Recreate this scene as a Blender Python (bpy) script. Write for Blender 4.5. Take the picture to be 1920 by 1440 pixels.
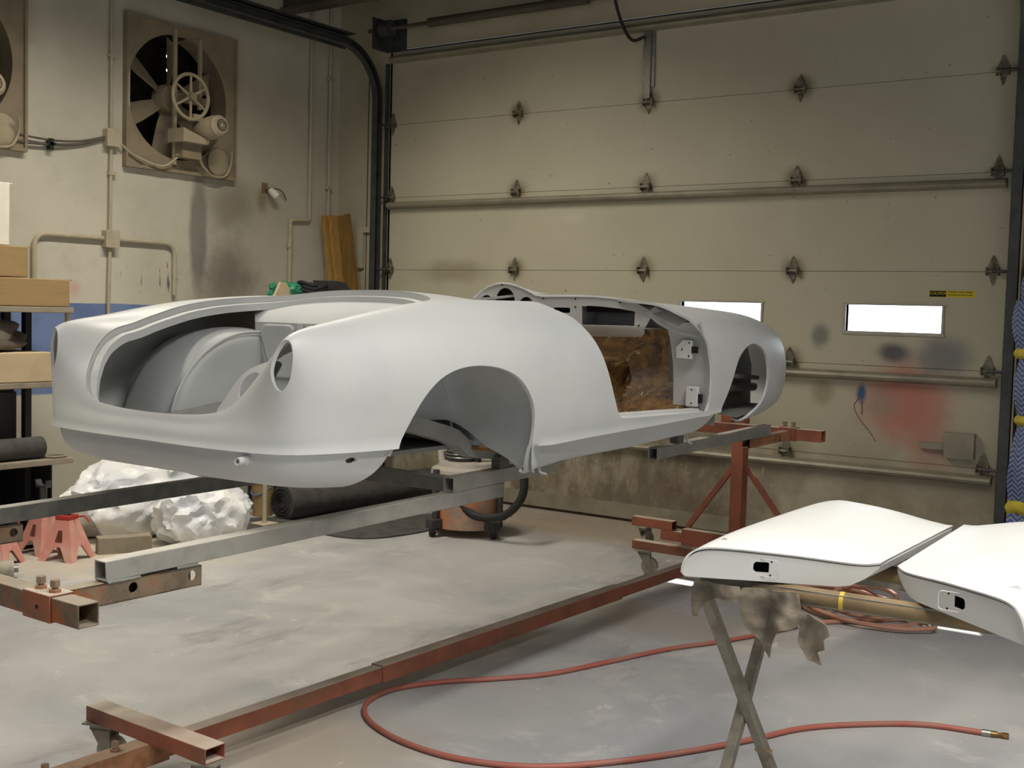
import bpy, bmesh, math, random
import numpy as np
from mathutils import Vector, Matrix, noise as mnoise

random.seed(7)
for _o in list(bpy.data.objects):
    bpy.data.objects.remove(_o, do_unlink=True)
SC = bpy.context.scene
COL = SC.collection

# ------------------------------------------------------------------ camera
cam_d = bpy.data.cameras.new('camera')
cam_d.sensor_fit = 'HORIZONTAL'
cam_d.sensor_width = 36.0
cam_d.lens = 36.0 * 2200.0 / 1920.0
cam_d.clip_start = 0.05
cam_d.clip_end = 200
cam = bpy.data.objects.new('camera', cam_d)
COL.objects.link(cam)
_r = Vector((0.8221932, 0.5685577, 0.0272115))
_dn = Vector((0.0575879, -0.0355272, -0.9977081))
_f = Vector((-0.5662879, 0.8218759, -0.0619523))
_m = Matrix((( _r.x, -_dn.x, -_f.x, 0), (_r.y, -_dn.y, -_f.y, 0), (_r.z, -_dn.z, -_f.z, 0), (0, 0, 0, 1)))
_m.translation = (0, 0, 1.548)
cam.matrix_world = _m
SC.camera = cam

# ------------------------------------------------------------------ world, sun, lamps, exposure
SC.view_settings.view_transform = 'Standard'
SC.view_settings.look = 'None'
SC.view_settings.gamma = 1.0
SC.view_settings.use_curve_mapping = False
SC.view_settings.exposure = 0.36
W = bpy.data.worlds.new('outdoors')
SC.world = W
W.use_nodes = True
_bg = W.node_tree.nodes['Background']
_bg.inputs[0].default_value = (0.86, 0.93, 1.0, 1)
_bg.inputs[1].default_value = 5.0

def lamp(name, kind, loc, rot, energy, color, **kw):
    d = bpy.data.lights.new(name, kind)
    d.energy = energy
    d.color = color
    for k, v in kw.items():
        setattr(d, k, v)
    o = bpy.data.objects.new(name, d)
    o.location = loc
    o.rotation_euler = rot
    COL.objects.link(o)
    return o

_sv = Vector((0.67, -1.56, -1.57)).normalized()
sun = lamp('sun', 'SUN', (-2.5, 12, 8), _sv.to_track_quat('-Z', 'Y').to_euler(), 6.0, (1.0, 0.95, 0.86), angle=0.01)
WARM = (1.0, 0.93, 0.81)
NEUT = (1.0, 0.97, 0.93)
COOL = (0.80, 0.90, 1.0)
# assumed fluorescent ceiling lamps, out of view: bare area lights without fittings
lamp('assumed_fluorescent', 'AREA', (-5.1, 4.6, 4.3), (0, 0, 0), 88, WARM, shape='RECTANGLE', size=0.25, size_y=2.4, spread=math.radians(142))
lamp('assumed_fluorescent', 'AREA', (-0.4, 2.7, 4.3), (0, 0, 0), 70, NEUT, shape='RECTANGLE', size=0.25, size_y=2.4, spread=math.radians(124))
lamp('assumed_fluorescent', 'AREA', (1.2, 0.6, 4.3), (0, 0, 0), 115, NEUT, shape='RECTANGLE', size=0.25, size_y=2.4, spread=math.radians(124))
lamp('assumed_fluorescent', 'AREA', (-4.6, 0.6, 4.3), (0, 0, 0), 46, WARM, shape='RECTANGLE', size=0.25, size_y=2.4, spread=math.radians(128))
# added fill lights for assumed bay-door daylight; the walls here are closed
lamp('added_daylight_fill', 'AREA', (-0.5, -5.6, 1.9), (math.radians(90), 0, 0), 42, COOL, shape='RECTANGLE', size=4.0, size_y=3.2)
lamp('added_daylight_fill', 'AREA', (4.3, 2.5, 1.8), (math.radians(90), 0, math.radians(90)), 34, (0.93, 0.96, 1.0), shape='RECTANGLE', size=4.0, size_y=3.0)  # second added fill light, just inside the closed right wall

# ------------------------------------------------------------------ material helpers
def C(r, g, b):
    def s(v):
        v /= 255.0
        return v / 12.92 if v <= 0.04045 else ((v + 0.055) / 1.055) ** 2.4
    return (s(r), s(g), s(b), 1.0)

class NT:
    """small wrapper to write node trees quickly"""
    def __init__(self, name):
        self.m = bpy.data.materials.new(name)
        self.m.use_nodes = True
        self.t = self.m.node_tree
        self.b = self.t.nodes['Principled BSDF']
        self.o = self.t.nodes['Material Output']
        self._pos = None
    def n(self, typ, **kw):
        nd = self.t.nodes.new(typ)
        for k, v in kw.items():
            setattr(nd, k, v)
        return nd
    def l(self, a, b):
        self.t.links.new(a, b)
    def pos(self):
        if self._pos is None:
            g = self.n('ShaderNodeNewGeometry')
            self._pos = g.outputs['Position']
        return self._pos
    def obj(self):
        if not hasattr(self, '_obj'):
            self._obj = self.n('ShaderNodeTexCoord').outputs['Object']
        return self._obj
    def noise(self, scale, detail=4, rough=0.55, vec=None, stretch=None, dist=0.0):
        vec = vec or self.obj()
        if stretch:
            mp = self.n('ShaderNodeMapping')
            mp.inputs['Scale'].default_value = stretch
            self.l(vec, mp.inputs['Vector'])
            vec = mp.outputs[0]
        nz = self.n('ShaderNodeTexNoise')
        nz.inputs['Scale'].default_value = scale
        nz.inputs['Detail'].default_value = detail
        nz.inputs['Roughness'].default_value = rough
        nz.inputs['Distortion'].default_value = dist
        self.l(vec, nz.inputs['Vector'])
        return nz.outputs['Fac']
    def ramp(self, fac, lo, hi, a=0.0, b=1.0):
        r = self.n('ShaderNodeMapRange')
        r.interpolation_type = 'SMOOTHSTEP'
        r.inputs['From Min'].default_value = lo
        r.inputs['From Max'].default_value = hi
        r.inputs['To Min'].default_value = a
        r.inputs['To Max'].default_value = b
        self.l(fac, r.inputs['Value'])
        return r.outputs['Result']
    def math(self, op, a, b=None):
        m = self.n('ShaderNodeMath', operation=op)
        for i, v in enumerate((a, b)):
            if v is None:
                continue
            if isinstance(v, (int, float)):
                m.inputs[i].default_value = v
            else:
                self.l(v, m.inputs[i])
        return m.outputs[0]
    def mix(self, fac, a, b, blend='MIX'):
        m = self.n('ShaderNodeMix', data_type='RGBA', blend_type=blend)
        for sock, v in ((m.inputs['Factor'], fac), (m.inputs[6], a), (m.inputs[7], b)):
            if isinstance(v, (int, float)):
                sock.default_value = v
            elif isinstance(v, tuple):
                sock.default_value = v
            else:
                self.l(v, sock)
        return m.outputs[2]
    def sep(self, vec):
        s = self.n('ShaderNodeSeparateXYZ')
        self.l(vec, s.inputs[0])
        return s.outputs
    def blob(self, vec, c, rad, soft=0.6, nscale=6.0, namp=0.5):
        """1 inside an ellipsoid around c, ragged edge"""
        a = self.n('ShaderNodeVectorMath', operation='SUBTRACT')
        self.l(vec, a.inputs[0]); a.inputs[1].default_value = c
        d = self.n('ShaderNodeVectorMath', operation='DIVIDE')
        self.l(a.outputs[0], d.inputs[0]); d.inputs[1].default_value = rad
        ln = self.n('ShaderNodeVectorMath', operation='LENGTH')
        self.l(d.outputs[0], ln.inputs[0])
        v = ln.outputs['Value']
        if namp:
            v = self.math('ADD', v, self.math('MULTIPLY', self.math('SUBTRACT', self.noise(nscale, 4, 0.6, vec), 0.5), namp))
        return self.ramp(v, 1.0, 1.0 - soft)
    def color(self, c):
        if isinstance(c, tuple):
            self.b.inputs['Base Color'].default_value = c
        else:
            self.l(c, self.b.inputs['Base Color'])
    def bump(self, h, strength=0.2, dist=0.01):
        bp = self.n('ShaderNodeBump')
        bp.inputs['Strength'].default_value = strength
        bp.inputs['Distance'].default_value = dist
        self.l(h, bp.inputs['Height'])
        self.l(bp.outputs[0], self.b.inputs['Normal'])
    def done(self, rough=0.6, metal=0.0, spec=0.5):
        if isinstance(rough, (int, float)):
            self.b.inputs['Roughness'].default_value = rough
        else:
            self.l(rough, self.b.inputs['Roughness'])
        self.b.inputs['Metallic'].default_value = metal
        self.b.inputs['Specular IOR Level'].default_value = spec
        return self.m

def simple(name, col, rough=0.6, metal=0.0, var=0.12, scale=8.0, spec=0.5, bump=0.0, col2=None, lo=0.4, hi=0.7, stretch=None):
    t = NT(name)
    nz = t.noise(scale, 5, 0.6, stretch=stretch)
    if col2 is None:
        col2 = tuple(min(1, c * (1 - 2 * var)) for c in col[:3]) + (1,)
    t.color(t.mix(t.ramp(nz, lo, hi), col, col2))
    if bump:
        t.bump(t.noise(scale * 6, 4), bump, 0.004)
    return t.done(rough, metal, spec)

# ------------------------------------------------------------------ object helpers
def tag(o, label=None, cat=None, group=None, kind=None):
    if label: o['label'] = label
    if cat: o['category'] = cat
    if group: o['group'] = group
    if kind: o['kind'] = kind
    return o

def empty(name, loc, rz=0.0, label=None, cat=None, group=None):
    o = bpy.data.objects.new(name, None)
    o.empty_display_size = 0.1
    o.location = loc
    o.rotation_euler = (0, 0, rz)
    COL.objects.link(o)
    return tag(o, label, cat, group)

def link_mesh(name, me, mat, parent=None, loc=(0, 0, 0), rot=(0, 0, 0)):
    o = bpy.data.objects.new(name, me)
    if mat is not None:
        me.materials.append(mat)
    o.location = loc
    o.rotation_euler = rot
    COL.objects.link(o)
    if parent is not None:
        o.parent = parent
    return o

def sharp(me, ang=35):
    me.polygons.foreach_set('use_smooth', [True] * len(me.polygons))
    me.set_sharp_from_angle(angle=math.radians(ang))

class MB:
    """collects shapes into one mesh"""
    def __init__(self):
        self.v = []; self.f = []
    def add(self, vs, fs):
        b = len(self.v)
        self.v += [tuple(p) for p in vs]
        self.f += [tuple(b + i for i in f) for f in fs]
        return self
    def box(self, lo, hi, M=None):
        x0, y0, z0 = lo; x1, y1, z1 = hi
        vs = [(x0, y0, z0), (x1, y0, z0), (x1, y1, z0), (x0, y1, z0), (x0, y0, z1), (x1, y0, z1), (x1, y1, z1), (x0, y1, z1)]
        if M is not None:
            vs = [M @ Vector(p) for p in vs]
        return self.add(vs, [(0, 3, 2, 1), (4, 5, 6, 7), (0, 1, 5, 4), (1, 2, 6, 5), (2, 3, 7, 6), (3, 0, 4, 7)])
    def tube(self, pts, r, seg=12, cap=True, closed=False):
        """round tube along a polyline; r number or list"""
        P = [Vector(p) for p in pts]
        n = len(P)
        R = r if isinstance(r, (list, tuple)) else [r] * n
        base = len(self.v)
        up = None
        for i, p in enumerate(P):
            if closed:
                t = (P[(i + 1) % n] - P[i - 1]).normalized()
            else:
                t = (P[min(i + 1, n - 1)] - P[max(i - 1, 0)]).normalized()
            if up is None:
                up = Vector((0, 0, 1)) if abs(t.z) < 0.9 else Vector((1, 0, 0))
            s = t.cross(up).normalized()
            up = s.cross(t).normalized()
            for k in range(seg):
                a = 2 * math.pi * k / seg
                self.v.append(tuple(p + R[i] * (math.cos(a) * s + math.sin(a) * up)))
        rng = n if closed else n - 1
        for i in range(rng):
            for k in range(seg):
                a = base + i * seg + k; b = base + i * seg + (k + 1) % seg
                c = base + ((i + 1) % n) * seg + (k + 1) % seg; d = base + ((i + 1) % n) * seg + k
                self.f.append((a, b, c, d))
        if cap and not closed:
            self.f.append(tuple(base + k for k in reversed(range(seg))))
            self.f.append(tuple(base + (n - 1) * seg + k for k in range(seg)))
        return self
    def lathe(self, prof, M=None, seg=24, cap=True):
        """profile [(r,z)] revolved about local z"""
        base = len(self.v)
        for r, z in prof:
            for k in range(seg):
                a = 2 * math.pi * k / seg
                p = Vector((r * math.cos(a), r * math.sin(a), z))
                self.v.append(tuple(M @ p if M is not None else p))
        n = len(prof)
        for i in range(n - 1):
            for k in range(seg):
                self.f.append((base + i * seg + k, base + i * seg + (k + 1) % seg, base + (i + 1) * seg + (k + 1) % seg, base + (i + 1) * seg + k))
        if cap:
            self.f.append(tuple(base + k for k in reversed(range(seg))))
            self.f.append(tuple(base + (n - 1) * seg + k for k in range(seg)))
        return self
    def prism(self, poly, z0, z1, M=None):
        """polygon (x,y) extruded z0..z1"""
        n = len(poly)
        vs = [Vector((x, y, z0)) for x, y in poly] + [Vector((x, y, z1)) for x, y in poly]
        if M is not None:
            vs = [M @ p for p in vs]
        fs = [tuple(reversed(range(n))), tuple(range(n, 2 * n))]
        fs += [(i, (i + 1) % n, n + (i + 1) % n, n + i) for i in range(n)]
        return self.add(vs, fs)
    def sqtube(self, a, b, w, h, wall=0.004, up=(0, 0, 1), open_ends=True):
        """hollow rectangular tube from a to b (centre line), w sideways, h along up"""
        a = Vector(a); b = Vector(b)
        t = (b - a).normalized()
        if abs(t.dot(Vector(up).normalized())) > .99:
            up = (0, 1, 0)
        s = t.cross(Vector(up)).normalized()
        u = s.cross(t).normalized()
        def ring(c, ww, hh):
            return [c + s * (sx * ww / 2) + u * (sz * hh / 2) for sx, sz in ((-1, -1), (1, -1), (1, 1), (-1, 1))]
        ww, hh = w - 2 * wall, h - 2 * wall
        dep = 0.35 * (b - a).length
        vs = ring(a, w, h) + ring(b, w, h) + ring(a, ww, hh) + ring(b, ww, hh) + ring(a + t * dep, ww, hh) + ring(b - t * dep, ww, hh)
        fs = []
        for i in range(4):
            j = (i + 1) % 4
            fs.append((i, j, 4 + j, 4 + i))
            fs.append((j, i, 8 + i, 8 + j))
            fs.append((4 + i, 4 + j, 12 + j, 12 + i))
            fs.append((8 + j, 8 + i, 16 + i, 16 + j))
            fs.append((12 + i, 12 + j, 20 + j, 20 + i))
        fs.append((16, 17, 18, 19)); fs.append((23, 22, 21, 20))
        return self.add(vs, fs)
    def mesh(self, name, smooth=None):
        me = bpy.data.meshes.new(name)
        me.from_pydata(self.v, [], self.f)
        me.update()
        bm = bmesh.new(); bm.from_mesh(me)
        bmesh.ops.recalc_face_normals(bm, faces=bm.faces)
        bm.to_mesh(me); bm.free()
        if smooth:
            sharp(me, smooth)
        return me
    def build(self, name, mat, parent=None, smooth=35, loc=(0, 0, 0), rot=(0, 0, 0)):
        return link_mesh(name, self.mesh(name, smooth), mat, parent, loc, rot)

def copy_tree(o, parent=None):
    c = o.copy()
    COL.objects.link(c)
    c.parent = parent
    for ch in list(o.children):
        copy_tree(ch, c)
    return c

def bevel(o, w=0.003, seg=2, ang=40):
    b = o.modifiers.new('bevel', 'BEVEL')
    b.width = w; b.segments = seg; b.limit_method = 'ANGLE'; b.angle_limit = math.radians(ang)
    return o

def thick(o, t, split=40, offset=-1.0):
    s = o.modifiers.new('thickness', 'SOLIDIFY')
    s.thickness = t; s.offset = offset
    e = o.modifiers.new('edges', 'EDGE_SPLIT')
    e.split_angle = math.radians(split)
    return o

def axis_matrix(origin, zdir, xdir=None):
    z = Vector(zdir).normalized()
    x = Vector(xdir) if xdir is not None else (Vector((0, 0, 1)) if abs(z.z) < 0.9 else Vector((1, 0, 0)))
    x = (x - z * x.dot(z)).normalized()
    y = z.cross(x)
    M = Matrix(((x.x, y.x, z.x, origin[0]), (x.y, y.y, z.y, origin[1]), (x.z, y.z, z.z, origin[2]), (0, 0, 0, 1)))
    return M

def bezier_pts(ctrl, n=8, closed=False):
    """Catmull-Rom through control points"""
    P = [Vector(p) for p in ctrl]
    out = []
    m = len(P)
    rng = m if closed else m - 1
    for i in range(rng):
        p0 = P[(i - 1) % m] if closed or i > 0 else P[0] * 2 - P[1]
        p1 = P[i]; p2 = P[(i + 1) % m]
        p3 = P[(i + 2) % m] if closed or i + 2 < m else P[-1] * 2 - P[-2]
        for k in range(n):
            t = k / n
            out.append(0.5 * ((2 * p1) + (p2 - p0) * t + (2 * p0 - 5 * p1 + 4 * p2 - p3) * t * t + (3 * p1 - p0 - 3 * p2 + p3) * t ** 3))
    if not closed:
        out.append(P[-1])
    return out

# ------------------------------------------------------------------ trimmed-surface helpers
def spline_resample(P, subdiv):
    """natural cubic spline through rows of P (n,k,3) along axis 0; subdiv per segment; returns array"""
    P = np.asarray(P, float)
    n = P.shape[0]
    ch = np.linalg.norm(np.diff(P, axis=0), axis=2).mean(axis=1) ** 0.75
    t = np.concatenate(([0], np.cumsum(ch)))
    h = np.diff(t)
    A = np.zeros((n, n)); A[0, 0] = A[-1, -1] = 1
    B = np.zeros((n,) + P.shape[1:])
    for i in range(1, n - 1):
        A[i, i - 1] = h[i - 1]; A[i, i] = 2 * (h[i - 1] + h[i]); A[i, i + 1] = h[i]
        B[i] = 6 * ((P[i + 1] - P[i]) / h[i] - (P[i] - P[i - 1]) / h[i - 1])
    M = np.linalg.solve(A, B.reshape(n, -1)).reshape(B.shape)
    out = []
    for i in range(n - 1):
        for k in range(subdiv[i]):
            x = h[i] * k / subdiv[i]
            a = (h[i] - x)
            out.append(M[i] * a ** 3 / (6 * h[i]) + M[i + 1] * x ** 3 / (6 * h[i]) + (P[i] / h[i] - M[i] * h[i] / 6) * a + (P[i + 1] / h[i] - M[i + 1] * h[i] / 6) * x)
    out.append(P[-1])
    return np.array(out)

def poly_sd(poly, u, v):
    """signed distance to closed polygon, negative inside (arrays)"""
    poly = np.asarray(poly, float)
    a = poly; b = np.roll(poly, -1, axis=0)
    d = np.full(u.shape, 1e9)
    inside = np.zeros(u.shape, bool)
    for (ax, ay), (bx, by) in zip(a, b):
        ex, ey = bx - ax, by - ay
        L = ex * ex + ey * ey + 1e-12
        s = np.clip(((u - ax) * ex + (v - ay) * ey) / L, 0, 1)
        d = np.minimum(d, np.hypot(u - ax - s * ex, v - ay - s * ey))
        c = (ay > v) != (by > v)
        with np.errstate(divide='ignore', invalid='ignore'):
            xi = ax + (v - ay) * ex / (ey if abs(ey) > 1e-12 else 1e-12)
        inside ^= c & (u < xi)
    return np.where(inside, -d, d)

def clip_mesh(V, F, g):
    """keep the part of the mesh where g(vertices) >= 0"""
    V = np.asarray(V, float)
    G = np.asarray(g(V), float)
    G = np.where(np.abs(G) < 1e-6, 1e-6, G)
    keep = G > 0
    newV = [tuple(p) for p in V]
    cache = {}
    out = []
    kl = keep.tolist(); gl = G.tolist()
    for f in F:
        ks = [kl[i] for i in f]
        if all(ks):
            out.append(f); continue
        if not any(ks):
            continue
        nf = []
        m = len(f)
        for i in range(m):
            a = f[i]; b = f[(i + 1) % m]
            if kl[a]:
                nf.append(a)
            if kl[a] != kl[b]:
                key = (a, b) if a < b else (b, a)
                if key not in cache:
                    s = gl[a] / (gl[a] - gl[b])
                    pa, pb = newV[a], newV[b]
                    cache[key] = len(newV)
                    newV.append(tuple(pa[q] + (pb[q] - pa[q]) * s for q in range(3)))
                nf.append(cache[key])
        if len(nf) >= 3:
            out.append(tuple(nf))
    used = sorted({i for f in out for i in f})
    mp = {o: i for i, o in enumerate(used)}
    return np.array([newV[i] for i in used]), [tuple(mp[i] for i in f) for f in out]

def grid_faces(nr, nc):
    return [(i * nc + j, i * nc + j + 1, (i + 1) * nc + j + 1, (i + 1) * nc + j) for i in range(nr - 1) for j in range(nc - 1)]

def mesh_from(name, V, F, weld=0.0, flip=False):
    me = bpy.data.meshes.new(name)
    me.from_pydata([tuple(p) for p in V], [], F)
    bm = bmesh.new(); bm.from_mesh(me)
    if weld:
        bmesh.ops.remove_doubles(bm, verts=bm.verts, dist=weld)
    if flip:
        bmesh.ops.reverse_faces(bm, faces=bm.faces)
    bm.to_mesh(me); bm.free()
    me.polygons.foreach_set('use_smooth', [True] * len(me.polygons))
    me.update()
    return me

def plane_cut(name, u_rng, v_rng, nu, nv, to3d, keep, mat, parent, thickness=0.006):
    """flat or gently curved sheet over a (u,v) grid, trimmed by keep(u,v)>=0"""
    u = np.linspace(*u_rng, nu); v = np.linspace(*v_rng, nv)
    UU, VV = np.meshgrid(u, v)
    V2 = np.stack([UU.ravel(), VV.ravel(), np.zeros(UU.size)], 1)
    F = grid_faces(nv, nu)
    if keep is not None:
        fs = keep if isinstance(keep, (list, tuple)) else [keep]
        for k in fs:
            V2, F = clip_mesh(V2, F, lambda V: k(V[:, 0], V[:, 1]))
    V3 = [to3d(p[0], p[1]) for p in V2]
    me = mesh_from(name, V3, F)
    o = link_mesh(name, me, mat, parent)
    if thickness:
        thick(o, thickness)
    return o

def ellipse_poly(cx, cy, rx, ry, n=40):
    return [(cx + rx * math.cos(2 * math.pi * k / n), cy + ry * math.sin(2 * math.pi * k / n)) for k in range(n)]

def smooth_poly(ctrl, n=8):
    return [(p.x, p.y) for p in bezier_pts([(a, b, 0) for a, b in ctrl], n, True)]
# ================================================================== MATERIALS
M = {}
def mat_dusty(name, base, dark, dust, rough=0.55, metal=0.0, amount=0.8, scale=14.0, rust=None):
    """painted or bare steel with grey sanding dust lying on upward faces"""
    t = NT(name)
    nz = t.noise(scale, 6, 0.65)
    c = t.mix(t.ramp(nz, 0.38, 0.68), base, dark)
    if rust is not None:
        c = t.mix(t.ramp(t.noise(scale * 0.45, 6, 0.7), 0.52, 0.66), c, rust)
    g = t.n('ShaderNodeNewGeometry')
    nzs = t.sep(g.outputs['Normal'])[2]
    up = t.ramp(nzs, 0.55, 0.95)
    up = t.math('MULTIPLY', up, t.ramp(t.noise(5.0, 4), 0.25, 0.6, amount * 0.6, amount))
    c = t.mix(up, c, dust)
    t.color(c)
    t.bump(t.noise(scale * 5, 4), 0.12, 0.003)
    r = t.math('ADD', t.math('MULTIPLY', up, 0.35), rough)
    return t.done(r, metal)

def mat_primer(name, base, second, rough):
    t = NT(name)
    nz = t.noise(2.6, 5, 0.55)
    c = t.mix(t.ramp(nz, 0.42, 0.70), base, second)
    c = t.mix(t.math('MULTIPLY', t.ramp(t.noise(38, 3), 0.60, 0.75), 0.10), c, C(170, 172, 170))
    t.color(c)
    t.bump(t.noise(160, 2), 0.03, 0.002)
    return t.done(rough, 0.0, 0.45)
M['primer'] = mat_primer('white_primer', C(194, 195, 192), C(187, 189, 187), 0.45)
M['primer_door'] = mat_primer('white_primer_gloss', C(198, 198, 193), C(194, 194, 190), 0.32)
M['primer_in'] = mat_primer('grey_primer_inside', C(182, 184, 182), C(168, 171, 170), 0.6)
M['under'] = mat_primer('grey_underbody', C(150, 150, 145), C(128, 128, 124), 0.7)

def mat_rustfloor():
    t = NT('rusted_floor_metal')
    v = t.obj()
    c = t.mix(t.ramp(t.noise(5, 6, 0.7, dist=1.2), 0.35, 0.65), C(150, 112, 55), C(92, 60, 26))
    c = t.mix(t.ramp(t.noise(9, 6, 0.75, dist=2.0), 0.52, 0.62), c, C(48, 34, 20))
    c = t.mix(t.ramp(t.noise(7.3, 5, 0.7, dist=1.5), 0.57, 0.68), c, C(206, 188, 142))
    c = t.mix(t.ramp(t.noise(3.1, 4, 0.6), 0.55, 0.72), c, C(138, 122, 92))
    t.color(c)
    t.bump(t.noise(22, 6), 0.35, 0.01)
    return t.done(0.62)
M['rustfloor'] = mat_rustfloor()

M['steel'] = mat_dusty('mill_steel_tube', C(148, 145, 136), C(134, 132, 124), C(200, 195, 182), 0.5, 0.0, 1.0)
M['steel_dark'] = mat_dusty('dark_steel_tube', C(98, 97, 90), C(78, 77, 73), C(172, 168, 156), 0.5, 0.0, 0.8)
M['steel_rust'] = mat_dusty('rusting_steel', C(128, 110, 88), C(96, 84, 70), C(176, 166, 148), 0.6, 0.15, 0.7, 9.0, C(150, 86, 44))
M['oxide'] = mat_dusty('red_oxide_paint', C(146, 84, 60), C(122, 70, 52), C(194, 182, 164), 0.55, 0.0, 1.0, 7.0, C(122, 82, 60))
M['oxide_end'] = mat_dusty('rust_orange_tube', C(164, 116, 80), C(128, 86, 56), C(190, 176, 154), 0.65, 0.1, 0.6, 12.0, C(96, 66, 46))
M['tubedark'] = simple('tube_inside', C(58, 42, 30), 0.8)
M['bolt'] = simple('dusty_bolt', C(150, 128, 104), 0.6, 0.3, 0.15, 40)
M['zinc'] = simple('zinc_plated', C(150, 150, 142), 0.42, 0.7, 0.12, 20)
M['darkmetal'] = simple('dark_track_steel', C(84, 85, 84), 0.5, 0.45, 0.15, 10)
M['black'] = simple('black_rubber', C(34, 33, 32), 0.7, 0, 0.15, 15)
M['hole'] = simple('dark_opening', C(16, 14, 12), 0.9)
M['cream'] = simple('cream_painted_pipe', C(186, 176, 150), 0.6, 0, 0.08, 14)
M['cardboard'] = simple('cardboard', C(156, 129, 87), 0.85, 0, 0.06, 6, stretch=(1, 1, 6))
M['cardlight'] = simple('pale_board', C(192, 172, 138), 0.85, 0, 0.06, 5)
M['paper'] = simple('white_carton', C(226, 221, 206), 0.8, 0, 0.05, 5)
M['charcoal'] = simple('dusty_charcoal_fabric', C(76, 74, 70), 0.95, 0, 0.2, 9, bump=0.3)
M['tarp'] = simple('dusty_grey_tarp', C(104, 97, 88), 0.95, 0, 0.18, 5, bump=0.3)
M['shelfwood'] = simple('dusty_shelf_board', C(146, 136, 118), 0.8, 0, 0.12, 7)
M['shelfblack'] = simple('black_shelf_steel', C(40, 38, 40), 0.6, 0.2, 0.15, 8)
M['drum'] = simple('dark_grey_drum', C(62, 60, 58), 0.6, 0.1, 0.15, 6)
M['bluebox'] = simple('blue_plastic', C(92, 126, 178), 0.35, 0, 0.1, 5)
M['green'] = simple('green_plastic', C(46, 130, 96), 0.45, 0, 0.12, 12)
M['fandust'] = simple('dusty_fan_metal', C(150, 136, 112), 0.85, 0.0, 0.12, 6, bump=0.25)
M['fanlight'] = simple('pale_fan_dust', C(176, 163, 136), 0.85, 0.0, 0.1, 6, bump=0.2)
M['fandark'] = simple('fan_duct_inside', C(44, 38, 32), 0.9, 0, 0.2, 4)
M['rag'] = simple('grimy_masking_paper', C(126, 116, 100), 0.9, 0, 0.18, 14, bump=0.4, col2=C(84, 77, 67))
M['legsteel'] = mat_dusty('stand_leg_steel', C(128, 122, 108), C(100, 94, 84), C(150, 144, 130), 0.6, 0.2, 0.6, 18)
M['pad'] = simple('tan_foam_pad', C(116, 98, 70), 0.9, 0, 0.15, 12, bump=0.3)
M['tape'] = simple('yellow_tape', C(196, 164, 52), 0.6, 0, 0.1, 12)
M['brass'] = simple('worn_brass', C(150, 116, 66), 0.4, 0.8, 0.15, 30)
M['caster'] = simple('grey_caster_wheel', C(168, 160, 142), 0.7, 0, 0.15, 18)
M['casterfork'] = simple('caster_fork_steel', C(150, 144, 128), 0.6, 0.0, 0.15, 18)

def mat_hose():
    t = NT('red_air_hose')
    t.color(t.mix(t.ramp(t.noise(5, 5), 0.4, 0.7), C(160, 88, 74), C(154, 104, 90)))
    t.bump(t.noise(120, 2), 0.1, 0.002)
    return t.done(0.55)
M['hose'] = mat_hose()
M['hosepale'] = simple('dusty_pink_hose', C(184, 134, 112), 0.7, 0, 0.08, 10)

def mat_plastic():
    t = NT('white_plastic_sheet')
    t.color(t.mix(t.ramp(t.noise(3), 0.4, 0.7), C(236, 236, 234), C(214, 217, 222)))
    t.bump(t.noise(9, 5, 0.6, dist=0.6), 0.5, 0.03)
    t.b.inputs['Subsurface Weight'].default_value = 0.0
    return t.done(0.32)
M['plastic'] = mat_plastic()

def mat_jack():
    t = NT('faded_red_jack_paint')
    c = t.mix(t.ramp(t.noise(6, 5), 0.4, 0.68), C(206, 140, 126), C(214, 166, 152))
    g = t.n('ShaderNodeNewGeometry')
    c = t.mix(t.math('MULTIPLY', t.ramp(t.sep(g.outputs['Normal'])[2], .3, .9), 0.5), c, C(186, 168, 152))
    t.color(c)
    return t.done(0.55)
M['jack'] = mat_jack()
M['jackred'] = simple('bright_red_paint', C(172, 52, 44), 0.45, 0, 0.1, 12)

def mat_wood():
    t = NT('pine_board')
    c = t.mix(t.ramp(t.noise(6, 5, 0.6, stretch=(14, 14, 0.7)), 0.35, 0.7), C(182, 144, 78), C(146, 106, 50))
    t.color(c)
    return t.done(0.7)
M['wood'] = mat_wood()
M['wooddark'] = simple('dark_plank_face', C(132, 100, 44), 0.75, 0, 0.15, 5, stretch=(8, 8, .6))

def mat_tank():
    t = NT('rusty_vacuum_tank')
    c = t.mix(t.ramp(t.noise(4, 5), 0.4, 0.65), C(198, 126, 86), C(182, 150, 126))
    c = t.mix(t.ramp(t.noise(5.5, 4), 0.55, 0.7), c, C(150, 140, 128))
    t.color(c)
    return t.done(0.55)
M['tank'] = mat_tank()
M['tankgrey'] = simple('grey_vacuum_lid', C(168, 160, 150), 0.5, 0.1, 0.1, 6)

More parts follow.
